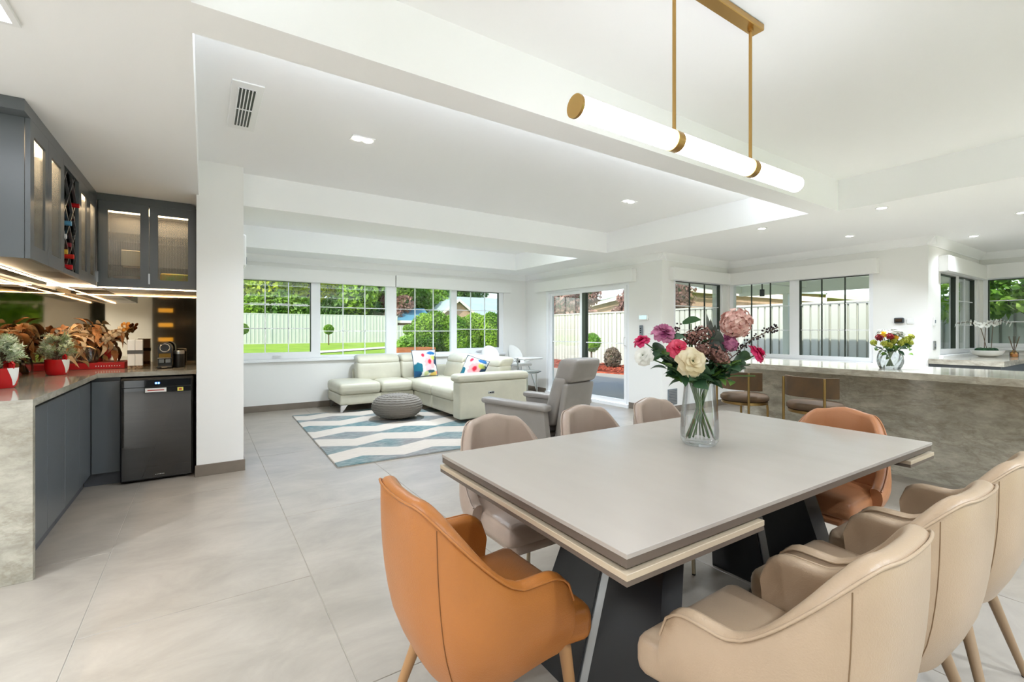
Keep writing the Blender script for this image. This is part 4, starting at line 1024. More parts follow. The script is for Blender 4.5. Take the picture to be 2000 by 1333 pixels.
# corner sofa, local = world
SM = M['l_sofa']
t = thing('corner_sofa', 'pale sage leather corner sofa with chaise and headrests', 'sofa', (2.9, 6.9, 0))
P = lambda nm, g, m=None, par=None: put(nm, g, m or SM, par or t, world=True, smooth=60)
XL, XF, XR, YF, YB_, YE = 1.665, 2.80, 3.90, 7.10, 7.96, 5.46
P('chaise_base', MB().soft(XL+.02,2.30,YF+.03,YB_,.13,.285,.025)); P('seat_base', MB().soft(2.302,XF+.05,YF+.04,YB_,.13,.285,.025))
P('corner_base', MB().soft(XF+.052,XR,YF+.04,YB_,.09,.285,.025)); P('seat_base', MB().soft(XF+.03,XR,6.42,YF+.038,.09,.285,.025)); P('seat_base', MB().soft(XF+.03,XR,YE+.22,6.418,.09,.285,.025))
P('chaise_cushion', MB().soft(XL,2.298,YF,YB_-.02,.28,.455,.06,.025)); P('seat_cushion', MB().soft(2.302,XF+.02,YF,YB_-.25,.28,.45,.06,.025))
P('seat_cushion', MB().soft(XF+.0,XR-.25,6.42,YB_-.25,.28,.45,.06,.025)); P('seat_cushion', MB().soft(XF,XR-.25,YE+.235,6.417,.28,.45,.06,.03))
def back(x0, x1, y0, y1, dirn):
    def wy(x, y, z):
        f = (z-.42)/.4
        return (x, y + .10*f, z) if dirn == 'y' else (x + .10*f, y, z)
    P('back_cushion', MB().soft(x0,x1,y0,y1,.42,.74,.06,0, warp=wy))
    if dirn == 'y': P('headrest', MB().soft(x0+.01,x1-.01,y0+.05,y1+.06,.70,.845,.062,.01, warp=lambda x,y,z: (x, y+.08*(z-.7)/.15, z)))
    else: P('headrest', MB().soft(x0+.05,x1+.06,y0+.01,y1-.01,.70,.845,.062,.01, warp=lambda x,y,z: (x+.08*(z-.7)/.15, y, z)))
back(2.06, 2.80, 7.55, 7.80, 'y'); back(2.802, 3.42, 7.55, 7.80, 'y')
back(3.50, 3.74, 6.85, 7.50, 'x'); back(3.50, 3.74, 6.24, 6.845, 'x'); back(3.50, 3.74, YE+.24, 6.235, 'x')
P('arm', MB().soft(XF+.01,XR,YE,YE+.22,.06,.56,.03)); P('arm_pad', MB().soft(XF-.03,XR+.02,YE-.03,YE+.24,.555,.66,.05,.01))
P('back_panel', MB().soft(XR-.12,XR,YE+.22,YB_,.09,.62,.03)); P('back_panel', MB().soft(2.06,XR-.12,YB_-.10,YB_,.13,.62,.03))
pl = P('control_panel', MB().box(3.24,3.34,YE-.004,YE+.002,.38,.415,.002), M['steel']); put('button', MB().box(3.265,3.29,YE-.007,YE-.004,.39,.405), M['black'], pl, world=True); put('button', MB().box(3.30,3.325,YE-.007,YE-.004,.39,.405), M['black'], pl, world=True)
for (x, y) in ((XL+.06,YF+.07),(XL+.06,YB_-.1),(2.36,YB_-.1)):
    P('leg', MB().add([(x-.03,y-.035,.13),(x+.07,y-.035,.13),(x+.07,y+.035,.13),(x-.03,y+.035,.13),(x-.028,y-.008,0.015),(x-.008,y-.008,.015),(x-.008,y+.008,.015),(x-.028,y+.008,.015)], [(0,1,2,3),(7,6,5,4),(0,4,5,1),(1,5,6,2),(2,6,7,3),(3,7,4,0)]), M['chrome'])
# scatter cushions
def floral():
    m = bpy.data.materials.new('tropical_print'); m.use_nodes = True; t = m.node_tree; b = t.nodes['Principled BSDF']; N = t.nodes.new; K = t.links.new
    tc = N('ShaderNodeTexCoord'); cur = None
    base = N('ShaderNodeRGB'); base.outputs[0].default_value = rgb(228,232,230); cur = base.outputs[0]
    def blob(c, r, col, squash=(1,1,1), rotz=0, soft=.012, nz=.55):
        nonlocal cur
        mp = N('ShaderNodeMapping'); mp.inputs['Location'].default_value = (-c[0], 0, -c[1]); K(tc.outputs['Object'], mp.inputs[0])
        mq = N('ShaderNodeMapping'); mq.inputs['Rotation'].default_value = (0, rotz, 0); mq.inputs['Scale'].default_value = (squash[0], 0, squash[1]); K(mp.outputs[0], mq.inputs[0])
        ln = N('ShaderNodeVectorMath'); ln.operation = 'LENGTH'; K(mq.outputs[0], ln.inputs[0])
        nn = N('ShaderNodeTexNoise'); nn.inputs['Scale'].default_value = 16; K(tc.outputs['Object'], nn.inputs['Vector'])
        a = N('ShaderNodeMath'); a.operation = 'MULTIPLY_ADD'; K(nn.outputs[0], a.inputs[0]); a.inputs[1].default_value = r*nz*2; K(ln.outputs['Value'], a.inputs[2])
        mr = N('ShaderNodeMapRange'); K(a.outputs[0], mr.inputs[0]); mr.inputs[1].default_value = r*(1+nz)+soft; mr.inputs[2].default_value = r*(1+nz)-soft
        mx = N('ShaderNodeMix'); mx.data_type = 'RGBA'; K(mr.outputs[0], mx.inputs[0]); K(cur, mx.inputs[6]); mx.inputs[7].default_value = rgb(*col); cur = mx.outputs[2]
    blob((-.06,.10),.09,(246,206,206)); blob((.06,.0),.11,(244,176,178)); blob((.02,-.10),.06,(236,190,200)); blob((-.06,.13),.032,(206,28,66),soft=.01); blob((.05,.02),.04,(208,26,58),soft=.01)
    blob((-.16,-.10),.07,(14,104,126),(1,.7),.7,.006); blob((-.17,-.19),.06,(10,70,110),(.8,1),.0,.006); blob((.10,.16),.04,(26,100,160),(.5,1.3),0,.006); blob((.18,.02),.05,(28,58,86),(1,.6),.4,.006)
    blob((.12,.08),.04,(190,200,96)); blob((.14,-.19),.05,(226,196,104),(.6,1)); blob((.07,-.15),.03,(48,88,104),(.35,1.2),.5,.006); blob((-.02,-.18),.04,(196,206,150)); blob((.21,-.17),.03,(240,140,120))
    K(cur, b.inputs['Base Color']); b.inputs['Roughness'].default_value = .85
    return m
FM = floral()
def cushion(lab, loc, rot, s=.46):
    t = thing('scatter_cushion', lab, 'cushion', loc, group='tropical cushions on the sofa'); t.rotation_euler = rot
    b = MB(); h = s/2
    def side(sg):
        def fn(u, v):
            x = (u-.5)*2; z = (v-.5)*2; ex = 1-.05*(1-z*z); ez = 1-.05*(1-x*x)
            return (x*h*ex*(1-.02*abs(z)), sg*.085*(max(0,(1-x*x))*max(0,(1-z*z)))**.45, z*h*ez)
        return fn
    b.grid(side(-1), 14, 14); b.grid(side(1), 14, 14)
    put('cover', b, FM, t, smooth=80)
    e = [(x*h*(1-.05*(1-z*z)), 0, z*h*(1-.05*(1-x*x))) for x, z in [( -1+2*k/8, -1) for k in range(8)] + [(1, -1+2*k/8) for k in range(8)] + [(1-2*k/8, 1) for k in range(8)] + [(-1, 1-2*k/8) for k in range(9)]]
    put('piping', MB().tube(e, .006, 6), mat('navy_piping', (36,70,92), .7), t)
cushion('tropical print cushion in the corner of the sofa', (3.12, 7.36, .695), (R(-12), 0, R(8)))
cushion('tropical print cushion leaning behind the sofa arm', (3.30, 5.98, .665), (R(-22), R(14), R(-60)), .38)

# grey leather recliner
RM = M['l_grey']
t = thing('recliner', 'grey leather recliner armchair with its back to the table', 'armchair', (2.84, 3.78, 0), R(12))
def Q(nm, g, m=None, par=None): return put(nm, g, m or RM, par or t, smooth=60)
Q('seat', MB().soft(-.27,.27,-.30,.42,.27,.46,.06,.02)); Q('front_panel', MB().soft(-.27,.27,.36,.42,.10,.28,.02)); Q('seat_base', MB().soft(-.26,.26,-.30,.36,.10,.27,.02))
for s in (-1, 1):
    pts = [(-.42,.08),(.36,.08),(.44,.50),(-.36,.50)]
    Q('arm_panel', MB().prism(pts, s*.285, s*.345, lambda a, b_, z: (z, a, b_)), smooth=None) if False else put('arm_panel', MB().prism(pts, s*.285, s*.345, lambda a, b_, z: (z, a, b_)), RM, t, smooth=None)
    Q('arm_rest', MB().soft(s*.315-.06,s*.315+.06,-.40,.47,.50,.56,.028))
lean = lambda x, y, z: (x, y - .26*(z-.30)/.75, z)
Q('backrest', MB().soft(-.215,.215,-.34,-.18,.34,.82,.045,0, warp=lean)); Q('back_panel', MB().soft(-.215,.215,-.42,-.345,.12,.76,.03,0, warp=lambda x,y,z: (x, y-.14*(z-.12)/.75, z)))
Q('headrest', MB().soft(-.205,.205,-.40,-.18,.76,.985,.05,0, warp=lean))
Q('base', MB().lathe([(.0001,0),(.27,0),(.27,.02),(.06,.035),(.05,.10),(.0001,.10)], 32), M['chrome'])

# two white high chairs and a glass side table
def highchair(x, y, rz, lab):
    t = thing('high_chair', lab, 'high chair', (x, y, 0), rz, 'white high chairs')
    b = MB()
    def fn(u, v):
        a = PI*(u*1.15-.075); z = .60 + v*.36*math.sin(max(.02, min(PI-.02, a)))**.5
        return (.185*math.cos(a), .10 + .15*math.sin(a) + .06*v, z)
    b.grid(fn, 18, 6); 
    def fn2(u, v):
        a = PI*(u*1.15-.075); z = .60 + v*.35*math.sin(max(.02, min(PI-.02, a)))**.5
        return (.17*math.cos(a), .10 + .135*math.sin(a) + .06*v, z)
    b.grid(fn2, 18, 6); put('seat_shell', b, M['white'], t, smooth=70)
    put('seat', MB().soft(-.17,.17,-.12,.22,.56,.61,.02), M['white'], t, smooth=60)
    put('tray', MB().soft(-.24,.24,-.36,-.06,.70,.735,.015), M['white'], t, smooth=60)
    for s in (-1,1): put('tray_arm', MB().tube([(s*.18,.1,.63),(s*.20,-.1,.68),(s*.2,-.2,.70)], .012, 8), M['white'], t)
    for sx in (-1,1):
        for sy in (-1,1): put('leg', MB().tube([(sx*.12,.04+sy*.11,.57),(sx*.24,.04+sy*.25,.0)], .012, 10), M['chrome'], t)
    put('harness', MB().box(-.03,.03,.10,.125,.62,.72,.004).box(-.012,.012,.06,.11,.62,.66), M['black'], t, smooth=None)
highchair(4.55, 7.42, R(-8), 'white high chair behind the sofa, left of the pair')
highchair(5.16, 7.42, R(6), 'white high chair in the far corner, right of the pair')
t = thing('side_table', 'small glass side table with chrome frame behind the sofa arm', 'side table', (4.22, 5.95, 0))
put('glass_top', MB().lathe([(.0001,.60),(.24,.60),(.245,.606),(.24,.612),(.0001,.612)], 36), glassmat('green_glass', (.82,.92,.9), .2), t)
for a in (0, 2.1, 4.2): put('leg', MB().tube([(.2*math.cos(a),.2*math.sin(a),.60),(.23*math.cos(a),.23*math.sin(a),0)], .011, 10), M['chrome'], t)
put('frame_ring', MB().tube([(.2*math.cos(q), .2*math.sin(q), .59) for q in [k*2*PI/32 for k in range(33)]], .009, 8), M['chrome'], t)
t = thing('clothes_airer', 'slim chrome frame standing beside the high chair', 'stand', (4.35, 6.5, 0))
put('frame', MB().tube([(-.09,0,0),(-.09,0,.78),(.09,0,.78),(.09,0,0)], .012, 8), M['steel'], t); put('brace', MB().tube([(.09,0,.70),(.28,.06,.02)], .009, 8), M['chrome'], t)
# slim wall unit behind the pier
t = thing('wall_air_conditioner', 'slim white air conditioner edge beyond the pier', 'air conditioner', (.30, 6.1, 1.93))
put('casing', MB().box(-.004,.078,-.42,.42,.0,.34,.012), M['trimw'], t, smooth=None); put('outlet_flap', MB().box(.078,.084,-.40,.40,.03,.10), M['greyp'], t, smooth=None)
# wall gadgets by the sliding door
t = thing('alarm_keypad', 'white alarm keypad with pale blue screen beside the sliding door', 'keypad', (5.694, 4.86, 1.45))
put('case', MB().box(-.025,-.001,-.10,.08,-.045,.045,.006), M['white'], t, smooth=None); put('screen', MB().box(-.027,-.0245,-.07,.07,-.025,.03), mat('pale_screen', (170,206,208), .2, emit=((170,210,212), .5)), t, smooth=None)
t = thing('wall_remote', 'grey remote in a wall holder below the keypad', 'remote', (5.694, 4.90, 1.26))
put('case', MB().box(-.03,-.001,-.03,.03,-.09,.07,.006), M['greyp'], t, smooth=None)
for k in range(3): put('button', MB().box(-.033,-.0295,-.012,.012,-.05+.03*k,-.035+.03*k), M['black'], t, smooth=None)
t = thing('light_switch', 'white light switch right of the grey remote', 'switch', (5.694, 4.74, 1.25)); put('plate', MB().box(-.01,-.001,-.035,.035,-.055,.055,.003), M['white'], t, smooth=None); put('rocker', MB().box(-.014,-.0095,-.01,.01,-.02,.02), M['trimw'], t, smooth=None)
t = thing('wall_vent', 'low grey floor vent grille in the corner wall', 'vent', (5.93, 4.518, .24)); put('frame', MB().box(-.11,.11,-.012,-.001,-.12,.12,.003), M['greyp'], t, smooth=None)
for k in range(9): put('slat', MB().box(-.09,.09,-.017,-.0115,-.10+.024*k,-.088+.024*k), M['steel'], t, smooth=None)

# ================================================================== KITCHEN
t = thing('kitchen_island', 'long grey stone island with a thick overhanging top', 'island', (4.95, .6, 0))
put('island_top', MB().box(4.5,5.42,-1.6,2.88,.867,.92,.002), M['stone'], t, world=True, smooth=None)
put('front_panel', MB().box(4.97,4.995,-1.58,2.80,.0,.867), M['stone'], t, world=True, smooth=None)
put('carcass', MB().box(4.996,5.38,-1.58,2.80,.0,.866), M['cab'], t, world=True, smooth=None)
put('end_panel', MB().box(4.97,5.40,2.801,2.84,0,.866), M['stone'], t, world=True, smooth=None)
# sink bench
t = thing('sink_bench', 'grey stone sink bench below the leafy window', 'worktop', (8.5, 1.5, 0))
put('bench_top', MB().prism([(7.39,1.255),(7.39,1.90),(9.70,1.90),(9.70,-1.5),(9.05,-1.5),(9.05,1.255)], .84, .9), M['stone'], t, world=True, smooth=None)
put('base_cabinet', MB().prism([(7.42,1.285),(7.42,1.90),(9.69,1.90),(9.69,-1.45),(9.08,-1.45),(9.08,1.285)], .0, .84), M['cab'], t, world=True, smooth=None)
# bar stools
def stool(x, y, lab):
    t = thing('bar_stool', lab, 'bar stool', (x, y, 0), 0, 'bar stools at the island')
    M.setdefault('velvet', mat('brown_grey_velvet', (96,70,42), .75, noise=(7, .7, (66,52,36))))
    put('seat_cushion', MB().lathe([(.0001,.585),(.19,.585),(.208,.60),(.208,.625),(.19,.645),(.0001,.655)], 36), M['velvet'], t, smooth=60)
    put('seat_ring', MB().lathe([(.0001,.558),(.19,.558),(.2,.562),(.2,.584),(.0001,.584)], 36), M['bronze'], t, smooth=50)
    posts = [(-.20,-.155), (-.20,.155)]
    for (a, c) in posts: put('back_post', MB().tube([(a,c,0),(a,c,.86)], .0105, 10), M['bronze'], t)
    for (a, c) in ((.17,-.13),(.17,.13)): put('leg', MB().tube([(a,c,0),(a,c,.50),(a-.01,c,.545),(a-.04,c*.9,.565)], .0105, 10), M['bronze'], t)
    put('foot_rail', MB().tube([(.17,-.13,.2),(-.20,-.155,.2),(-.20,.155,.2),(.17,.13,.2),(.17,-.13,.2)], .008, 8), M['bronze'], t)
    b = MB()
    def fn(u, v):
        a = R(-72) + R(144)*u; rr = .215
        return (-rr*math.cos(a)*.72 - .02, rr*math.sin(a)*1.02, .695 + .165*v)
    def fn2(u, v):
        a = R(-72) + R(144)*u; rr = .19
        return (-rr*math.cos(a)*.72 - .012, rr*math.sin(a)*1.02, .695 + .165*v)
    b.grid(fn, 20, 3); b.grid(fn2, 20, 3); b.grid(lambda u, v: tuple(Vector(fn(u, 1)).lerp(Vector(fn2(u, 1)), v)), 20, 1); b.grid(lambda u, v: tuple(Vector(fn(u, 0)).lerp(Vector(fn2(u, 0)), v)), 20, 1)
    b.grid(lambda u, v: tuple(Vector(fn(0, u)).lerp(Vector(fn2(0, u)), v)), 3, 1); b.grid(lambda u, v: tuple(Vector(fn(1, u)).lerp(Vector(fn2(1, u)), v)), 3, 1)
    put('backrest', b, M['velvet'], t, smooth=40)
stool(4.27, 2.44, 'brass bar stool half hidden behind the bouquet'); stool(4.27, 1.83, 'brass bar stool behind the tan orange chair')
# twisted glass vase with mixed flowers on the island
IX, IY, IZ = 4.86, 1.50, .9205
t = thing('glass_vase', 'round twisted-rib glass vase on the island', 'vase', (IX, IY, IZ))
b = MB()
def vf(off):
    def fn(u, v):
        a = 2*PI*u; z = .155*v; r_ = .055 + .035*math.sin(PI*(.12+.78*v)) + .0035*math.sin(10*a + 9*v) - off
        return (r_*math.cos(a), r_*math.sin(a), z + off)
    return fn
b.grid(vf(0), 80, 10, cu=True); b.grid(vf(.004), 80, 10, cu=True)
put('glass_body', b, glassmat('ribbed_vase_glass', (.95,.97,.98), .18), t, smooth=70); put('glass_base', MB().lathe([(.0001,.002),(.063,.002),(.066,.010),(.0001,.014)], 32), M['vglass'], t)
rnd = random.Random(9); FG2 = 'flowers in the island vase'
M['yel'] = leafmat('yellow_petal', (214,170,20), (250,214,60), 30, .5, .2); M['lime'] = leafmat('lime_blossom', (150,160,40), (206,206,90), 30, .6, .3); M['redp'] = leafmat('red_petal', (120,16,30), (196,36,50), 30, .5, .2)
def ifl(name, lab, cat, dx, dy, z, geo, m, nl):
    t = thing(name, lab, cat, (IX, IY, IZ), group=FG2); put('stem', MB().tube([(-dx*.2,-dy*.2,.02),(dx*.15,dy*.15,.14),(dx,dy,z-.02)], .003, 6), M['stemg'], t)
    put('bloom', geo, m, t, smooth=70)
    for k in range(nl): put('leaf', lme['l' if rnd.random() < .6 else 'd'], None, t, loc=(dx*rnd.uniform(.5,1), dy*rnd.uniform(.5,1), z-rnd.uniform(.03,.1)), rot=(rnd.uniform(-.7,.7), rnd.uniform(-.7,.5), rnd.random()*6.3), scale=(.8,.8,.8))
r2 = rtv
def off(a, f): q = rtv*a + fwv*f; return q.x, q.y
spec = [('dahlia','white dahlia at the top of the island bouquet','whitep',.02,-.02,.33,.05,1),('dahlia','large white dahlia at the right of the island bouquet','whitep',.08,.0,.31,.055,1),('dahlia','white dahlia at the back of the island bouquet','whitep',-.05,.05,.32,.045,1),
 ('gerbera','yellow gerbera in the island bouquet','yel',-.075,-.02,.30,.035,0),('carnation','dark red carnation at the left of the island bouquet','redp',-.115,-.03,.265,.03,2),('carnation','bright red carnation beside the yellow gerbera','redp',-.05,-.06,.275,.03,2),
 ('button_flower','orange yellow button flower in the island bouquet middle','yel',.0,-.06,.265,.02,2)]
for (nm, lab, mm, a, f, z, rr, kd) in spec:
    dx, dy = off(a, f); c = (dx, dy, z)
    g = bloom(c, Vector((dx, dy, .12)) , rr, 4, int(z*1000)) if kd != 2 else cluster(c, rr*.8, 40, rr*.4, 5)
    ifl(nm, lab, 'flower', dx, dy, z, g, M[mm], 3)
for k in range(9):
    a = [-.14,-.10,-.06,-.02,.03,.07,.11,.15,.17][k]; f = [.0,-.06,-.07,-.06,-.07,-.06,-.04,-.03,.0][k]; z = [.22,.215,.20,.235,.22,.24,.25,.27,.22][k]; dx, dy = off(a, f)
    ifl('lime_sprig', 'lime green blossom sprig in the island bouquet, %s from left' % ['first','second','third','fourth','fifth','sixth','seventh','eighth','ninth'][k], 'flower', dx, dy, z, cluster((dx,dy,z), .022, 30, .011, k), M['lime'], 4)
# wall gadgets kitchen
t = thing('wall_speaker', 'dark wall control above the island bouquet', 'control panel', (7.41, 2.19, 1.375)); put('case', MB().box(-.03,-.001,-.05,.05,-.035,.035,.008), mat('charcoal_plastic', (60,66,72), .5), t, smooth=None); put('screen', MB().box(-.032,-.0295,-.035,.035,-.02,.02), M['blackglass'], t, smooth=None)
t = thing('light_switch', 'white light switch right of the dark wall control', 'switch', (7.41, 2.08, 1.365)); put('plate', MB().box(-.01,-.001,-.035,.035,-.035,.035,.003), M['white'], t, smooth=None); put('rocker', MB().box(-.014,-.0095,-.01,.01,-.015,.015), M['trimw'], t, smooth=None)
for z, lab in ((1.36,'white power point high beside the sink window'), (1.06,'brushed steel power point low beside the sink window')):
    t = thing('power_point', lab, 'power point', (7.63, 1.907, z)); put('plate', MB().box(-.04,.04,-.012,-.001,-.055,.055,.003), M['white'] if z > 1.2 else M['steel'], t, smooth=None); put('socket', MB().box(-.015,.015,-.015,-.0115,-.02,.02), M['greyp'], t, smooth=None)
# orchid bowl and reed diffuser on the sink bench
OX, OY = 8.62, 1.62
t = thing('orchid_bowl', 'white orchids arching over a low white bowl', 'potted plant', (OX, OY, .9005))
put('bowl', MB().lathe([(.0001,0),(.07,0),(.14,.03),(.165,.085),(.155,.085),(.13,.04),(.0001,.03)], 36), M['white'], t, smooth=60)
b = MB()
for k in range(14): b.add(*(lambda g: (g.v, g.f))(MB().ball((random.Random(k).uniform(-.11,.11), random.Random(k+9).uniform(-.08,.08), .085), .045, .04, .035, 8, 6)))
tag(put('moss', b, leafmat('moss', (24,60,34), (50,100,56), 30), t), kind='stuff')
fl_ = MB()
for j in range(5): petal(fl_, Vector((0,0,0)), Vector((0,0,1)), .045, .046, .3, j*2*PI/5, 1.2)
fme = fl_.mesh('orchid_flower', 70); fme.materials.append(M['whitep'])
for k, (s0, s1, s2) in enumerate((((0,0),(-.10,.34),(-.42,.36)), ((.05,0),(.08,.36),(.30,.36)), ((-.04,0),(-.02,.34),(.12,.38)))):
    pts = [Vector((rtv.x*a, rtv.y*a, .08+z)) for a, z in (s0, ((s0[0]+s1[0])/2, s1[1]*.55), s1, ((s1[0]+s2[0])/2, s1[1]+.04), s2)]
    put('stem', MB().tube(pts, .004, 6), M['twig'], t)
    for j in range(6):
        c = pts[2].lerp(pts[4], j/5) + Vector((0,0,.03*math.sin(PI*j/5)-.005)); put('flower', fme, None, t, loc=c, rot=(R(70)+.2*j, .2*j, -.6+.3*j))
t = thing('reed_diffuser', 'amber reed diffuser with dark sticks beside the orchid bowl', 'diffuser', (8.77, 1.40, .9005))
put('bottle', MB().lathe([(.0001,0),(.04,0),(.042,.005),(.042,.06),(.02,.075),(.018,.09),(.0001,.09)], 24), glassmat('amber_glass', (.95,.72,.3), .3), t)
put('liquid', MB().lathe([(.0001,.004),(.037,.004),(.037,.045),(.0001,.045)], 20), mat('amber_liquid', (214,160,70), .2), t)
for k in range(6): a = k*1.05; put('reed', MB().tube([(-.012*math.cos(a),-.012*math.sin(a),.01),(.055*math.cos(a),.055*math.sin(a),.27)], .003, 5), M['twig'], t)

# ================================================================== GARDEN
def terr(x, y):
    return -.15 + .68*smooth01((y-9)/15)*(1-smooth01((x-9.6)/2.4))
M['lawn'] = mat('lawn', (122,156,38), .9, noise=(1.2, .8, (150,180,54)), bump=(90, .5)); M['path'] = mat('pale_path', (226,222,214), .8)
M['fence'] = mat('fence_steel', (188,192,182), .45); M['paver'] = mat('grey_paver', (180,172,156), .7, noise=(3, .6, (150,145,134))); M['mulch'] = leafmat('red_mulch', (132,52,30), (196,92,58), 8, .9, 0)
M['bark'] = mat('bark', (98,80,62), .9, noise=(12, .7)); M['pergola'] = mat('pergola_cream', (232,233,222), .5); M['gravelbed'] = mat('garden_soil', (120,96,76), .9)
b = MB(); b.grid(lambda u, v: (-40+90*u, -34+100*v, terr(-40+90*u, -34+100*v) - (.2 if -4.2 < -40+90*u < 9.9 and -2.7 < -34+100*v < 8.2 else 0)), 90, 100)
struct('lawn', b, M['lawn'], 80)
b = MB(); b.prism([(5.9,4.72),(7.62,4.72),(7.62,2.12),(9.92,2.12),(9.92,-3),(12.5,-3),(12.5,6.5),(10.6,8.5),(10.1,10.5),(10.3,13),(9.2,15.5),(5.9,15.5)], -.2, -.05)
struct('patio', b, M['paver'], None)
# curved pale garden paths
for k, (pts, w_) in enumerate((([(-4,17.5),(0,18.2),(4,19.6),(8,21.5)], .35), ([(3.0,17.0),(4.6,15.9),(6.2,14.6),(7.8,13.8)], .6))):
    b = MB(); P3 = [Vector((x, y, 0)) for x, y in pts]
    def pt(u):
        f = u*(len(P3)-1); i = min(len(P3)-2, int(f)); g = f-i
        a = P3[max(0,i-1)]; c = P3[i]; d = P3[i+1]; e = P3[min(len(P3)-1,i+2)]
        return .5*((2*c) + (d-a)*g + (2*a-5*c+4*d-e)*g*g + (3*c-a-3*d+e)*g**3)
    def fn(u, v):
        p = pt(u); q = pt(min(1,u+.01)) - pt(max(0,u-.01)); n = Vector((-q.y, q.x, 0)).normalized(); r_ = p + n*(v-.5)*2*w_
        return (r_.x, r_.y, terr(r_.x, r_.y)+.03)
    b.grid(fn, 30, 4); tag(put('garden_path', b, M['path'], smooth=80), ['narrow pale path crossing the far lawn', 'wide pale path curving over the lawn near the planter'][k], 'path')
# steel panel fences: each panel, post and rail is a part
def panel_mesh(w_, h_, dp):
    b = MB(); n = int(round(w_/.19)); prof = []
    for k in range(n):
        a = k*w_/n; c = w_/n; prof += [(a,0),(a+c*.76,0),(a+c*.78,-dp),(a+c*.97,-dp)]
    prof.append((w_,0))
    vs = [(x, d, 0) for x, d in prof] + [(x, d, h_) for x, d in prof] ; m_ = len(prof)
    fs = [(i, i+1, m_+i+1, m_+i) for i in range(m_-1)]
    me = b.add(vs, fs).mesh('fence_panel', None); me.materials.append(M['fence']); return me
def fence(lab, p0, dirv, n, w_, h_, rz, zf, dp):
    t = thing('steel_fence', lab, 'fence', (p0[0], p0[1], zf(*p0)), rz)
    pm = panel_mesh(w_-.06, h_-.08, dp)
    for k in range(n):
        z = zf(p0[0]+dirv[0]*w_*(k+.5), p0[1]+dirv[1]*w_*(k+.5)) - zf(*p0)
        put('fence_panel', pm, None, t, loc=(k*w_+.03, 0, z+.04))
        for zz in (.0, h_-.05): put('fence_rail', MB().box(k*w_+.03,(k+1)*w_-.03,-.015,.035,z+zz,z+zz+.05), M['fence'], t, smooth=None)
        put('fence_post', MB().box(k*w_-.03,k*w_+.03,-.03,.03,z-.3,z+h_), M['fence'], t, smooth=None)
fence('long pale steel fence at the far end of the lawn', (-6.5, 28.6), (1,0), 8, 2.4, 1.68, 0, terr, .018)
fence('pale steel fence along the patio side of the garden', (12.8, -4.2), (0,1), 14, 2.35, 2.05, R(90), lambda x, y: -.08 + .0*y, .055)
# pergola
t = thing('pergola', 'cream flat-roofed pergola over the patio', 'pergola', (9.3, 4.3, 0))
def roofz(x): return 2.62 - (x-5.9)/5.3*.30
ROOF = leafmat('translucent_roof', (222,226,212), (240,242,230), 1, .5, .45)
def sheet(x0, y0, y1, n):
    b = MB(); b.grid(lambda u, v: (x0+(11.2-x0)*v, y0+(y1-y0)*u, roofz(x0+(11.2-x0)*v) + (.02 if int(round(u*n)) % 2 else 0)), n, 1)
    b.add([(x0,y0,roofz(x0)+.05),(11.2,y0,roofz(11.2)+.05),(11.2,y1,roofz(11.2)+.05),(x0,y1,roofz(x0)+.05)], [(0,1,2,3)]); put('roof_sheet', b, ROOF, t, world=True, smooth=None)
sheet(7.66, 2.16, 4.76, 16); sheet(5.95, 4.77, 6.4, 10)
put('beam', MB().box(11.05,11.2,2.16,6.45,2.10,2.36), M['pergola'], t, world=True, smooth=None)
for y in (2.2, 6.38): put('beam', MB().add([(7.68 if y < 5 else 5.95,y,2.40),(11.05,y,2.16),(11.05,y,2.36),(7.68 if y < 5 else 5.95,y,2.62),(7.68 if y < 5 else 5.95,y+.08,2.40),(11.05,y+.08,2.16),(11.05,y+.08,2.36),(7.68 if y < 5 else 5.95,y+.08,2.62)], [(0,1,2,3),(7,6,5,4),(0,4,5,1),(1,5,6,2),(2,6,7,3),(3,7,4,0)]), M['pergola'], t, world=True, smooth=None)
put('beam', MB().box(7.7,11.05,4.9,5.0,2.20,2.33), M['pergola'], t, world=True, smooth=None)
for y in (2.26, 5.36): put('post', MB().box(11.07,11.18,y-.055,y+.055,-.05,2.12), M['pergola'], t, world=True, smooth=None)
lt = thing('spot_light', 'small black spotlight hanging under the pergola roof', 'spotlight', (9.4, 5.0, 2.10)); put('head', MB().cyl((0,0,-.02),(0,0,-.16), .045, n=14), M['black'], lt); put('bracket', MB().tube([(0,0,-.02),(0,0,.10)], .012, 8), M['black'], lt)
# foliage
def foliage(blobs, n, size, seed, shell=.55, flat=.4):
    rr = random.Random(seed); b = MB(); vol = [q[3]*q[4]*q[5] for q in blobs]; tot = sum(vol)
    for (cx, cy, cz, rx, ry, rz), v_ in zip(blobs, vol):
        for _ in range(int(n*v_/tot)):
            d = Vector((rr.gauss(0,1), rr.gauss(0,1), rr.gauss(0,1))).normalized(); k = shell + (1-shell)*rr.random()**.6
            c = Vector((cx+d.x*rx*k, cy+d.y*ry*k, cz+d.z*rz*k)); s = size*rr.uniform(.6,1.3)
            nn = (d*flat + Vector((rr.gauss(0,.6), rr.gauss(0,.6), rr.gauss(0,.6)+.25))).normalized(); e1 = nn.orthogonal().normalized(); e1 = Matrix.Rotation(rr.random()*6.28, 3, nn) @ e1; e2 = nn.cross(e1)
            b.add([c-e1*s, c-e2*s*.45, c+e1*s, c+e2*s*.45], [(0,1,2,3)])
    return b
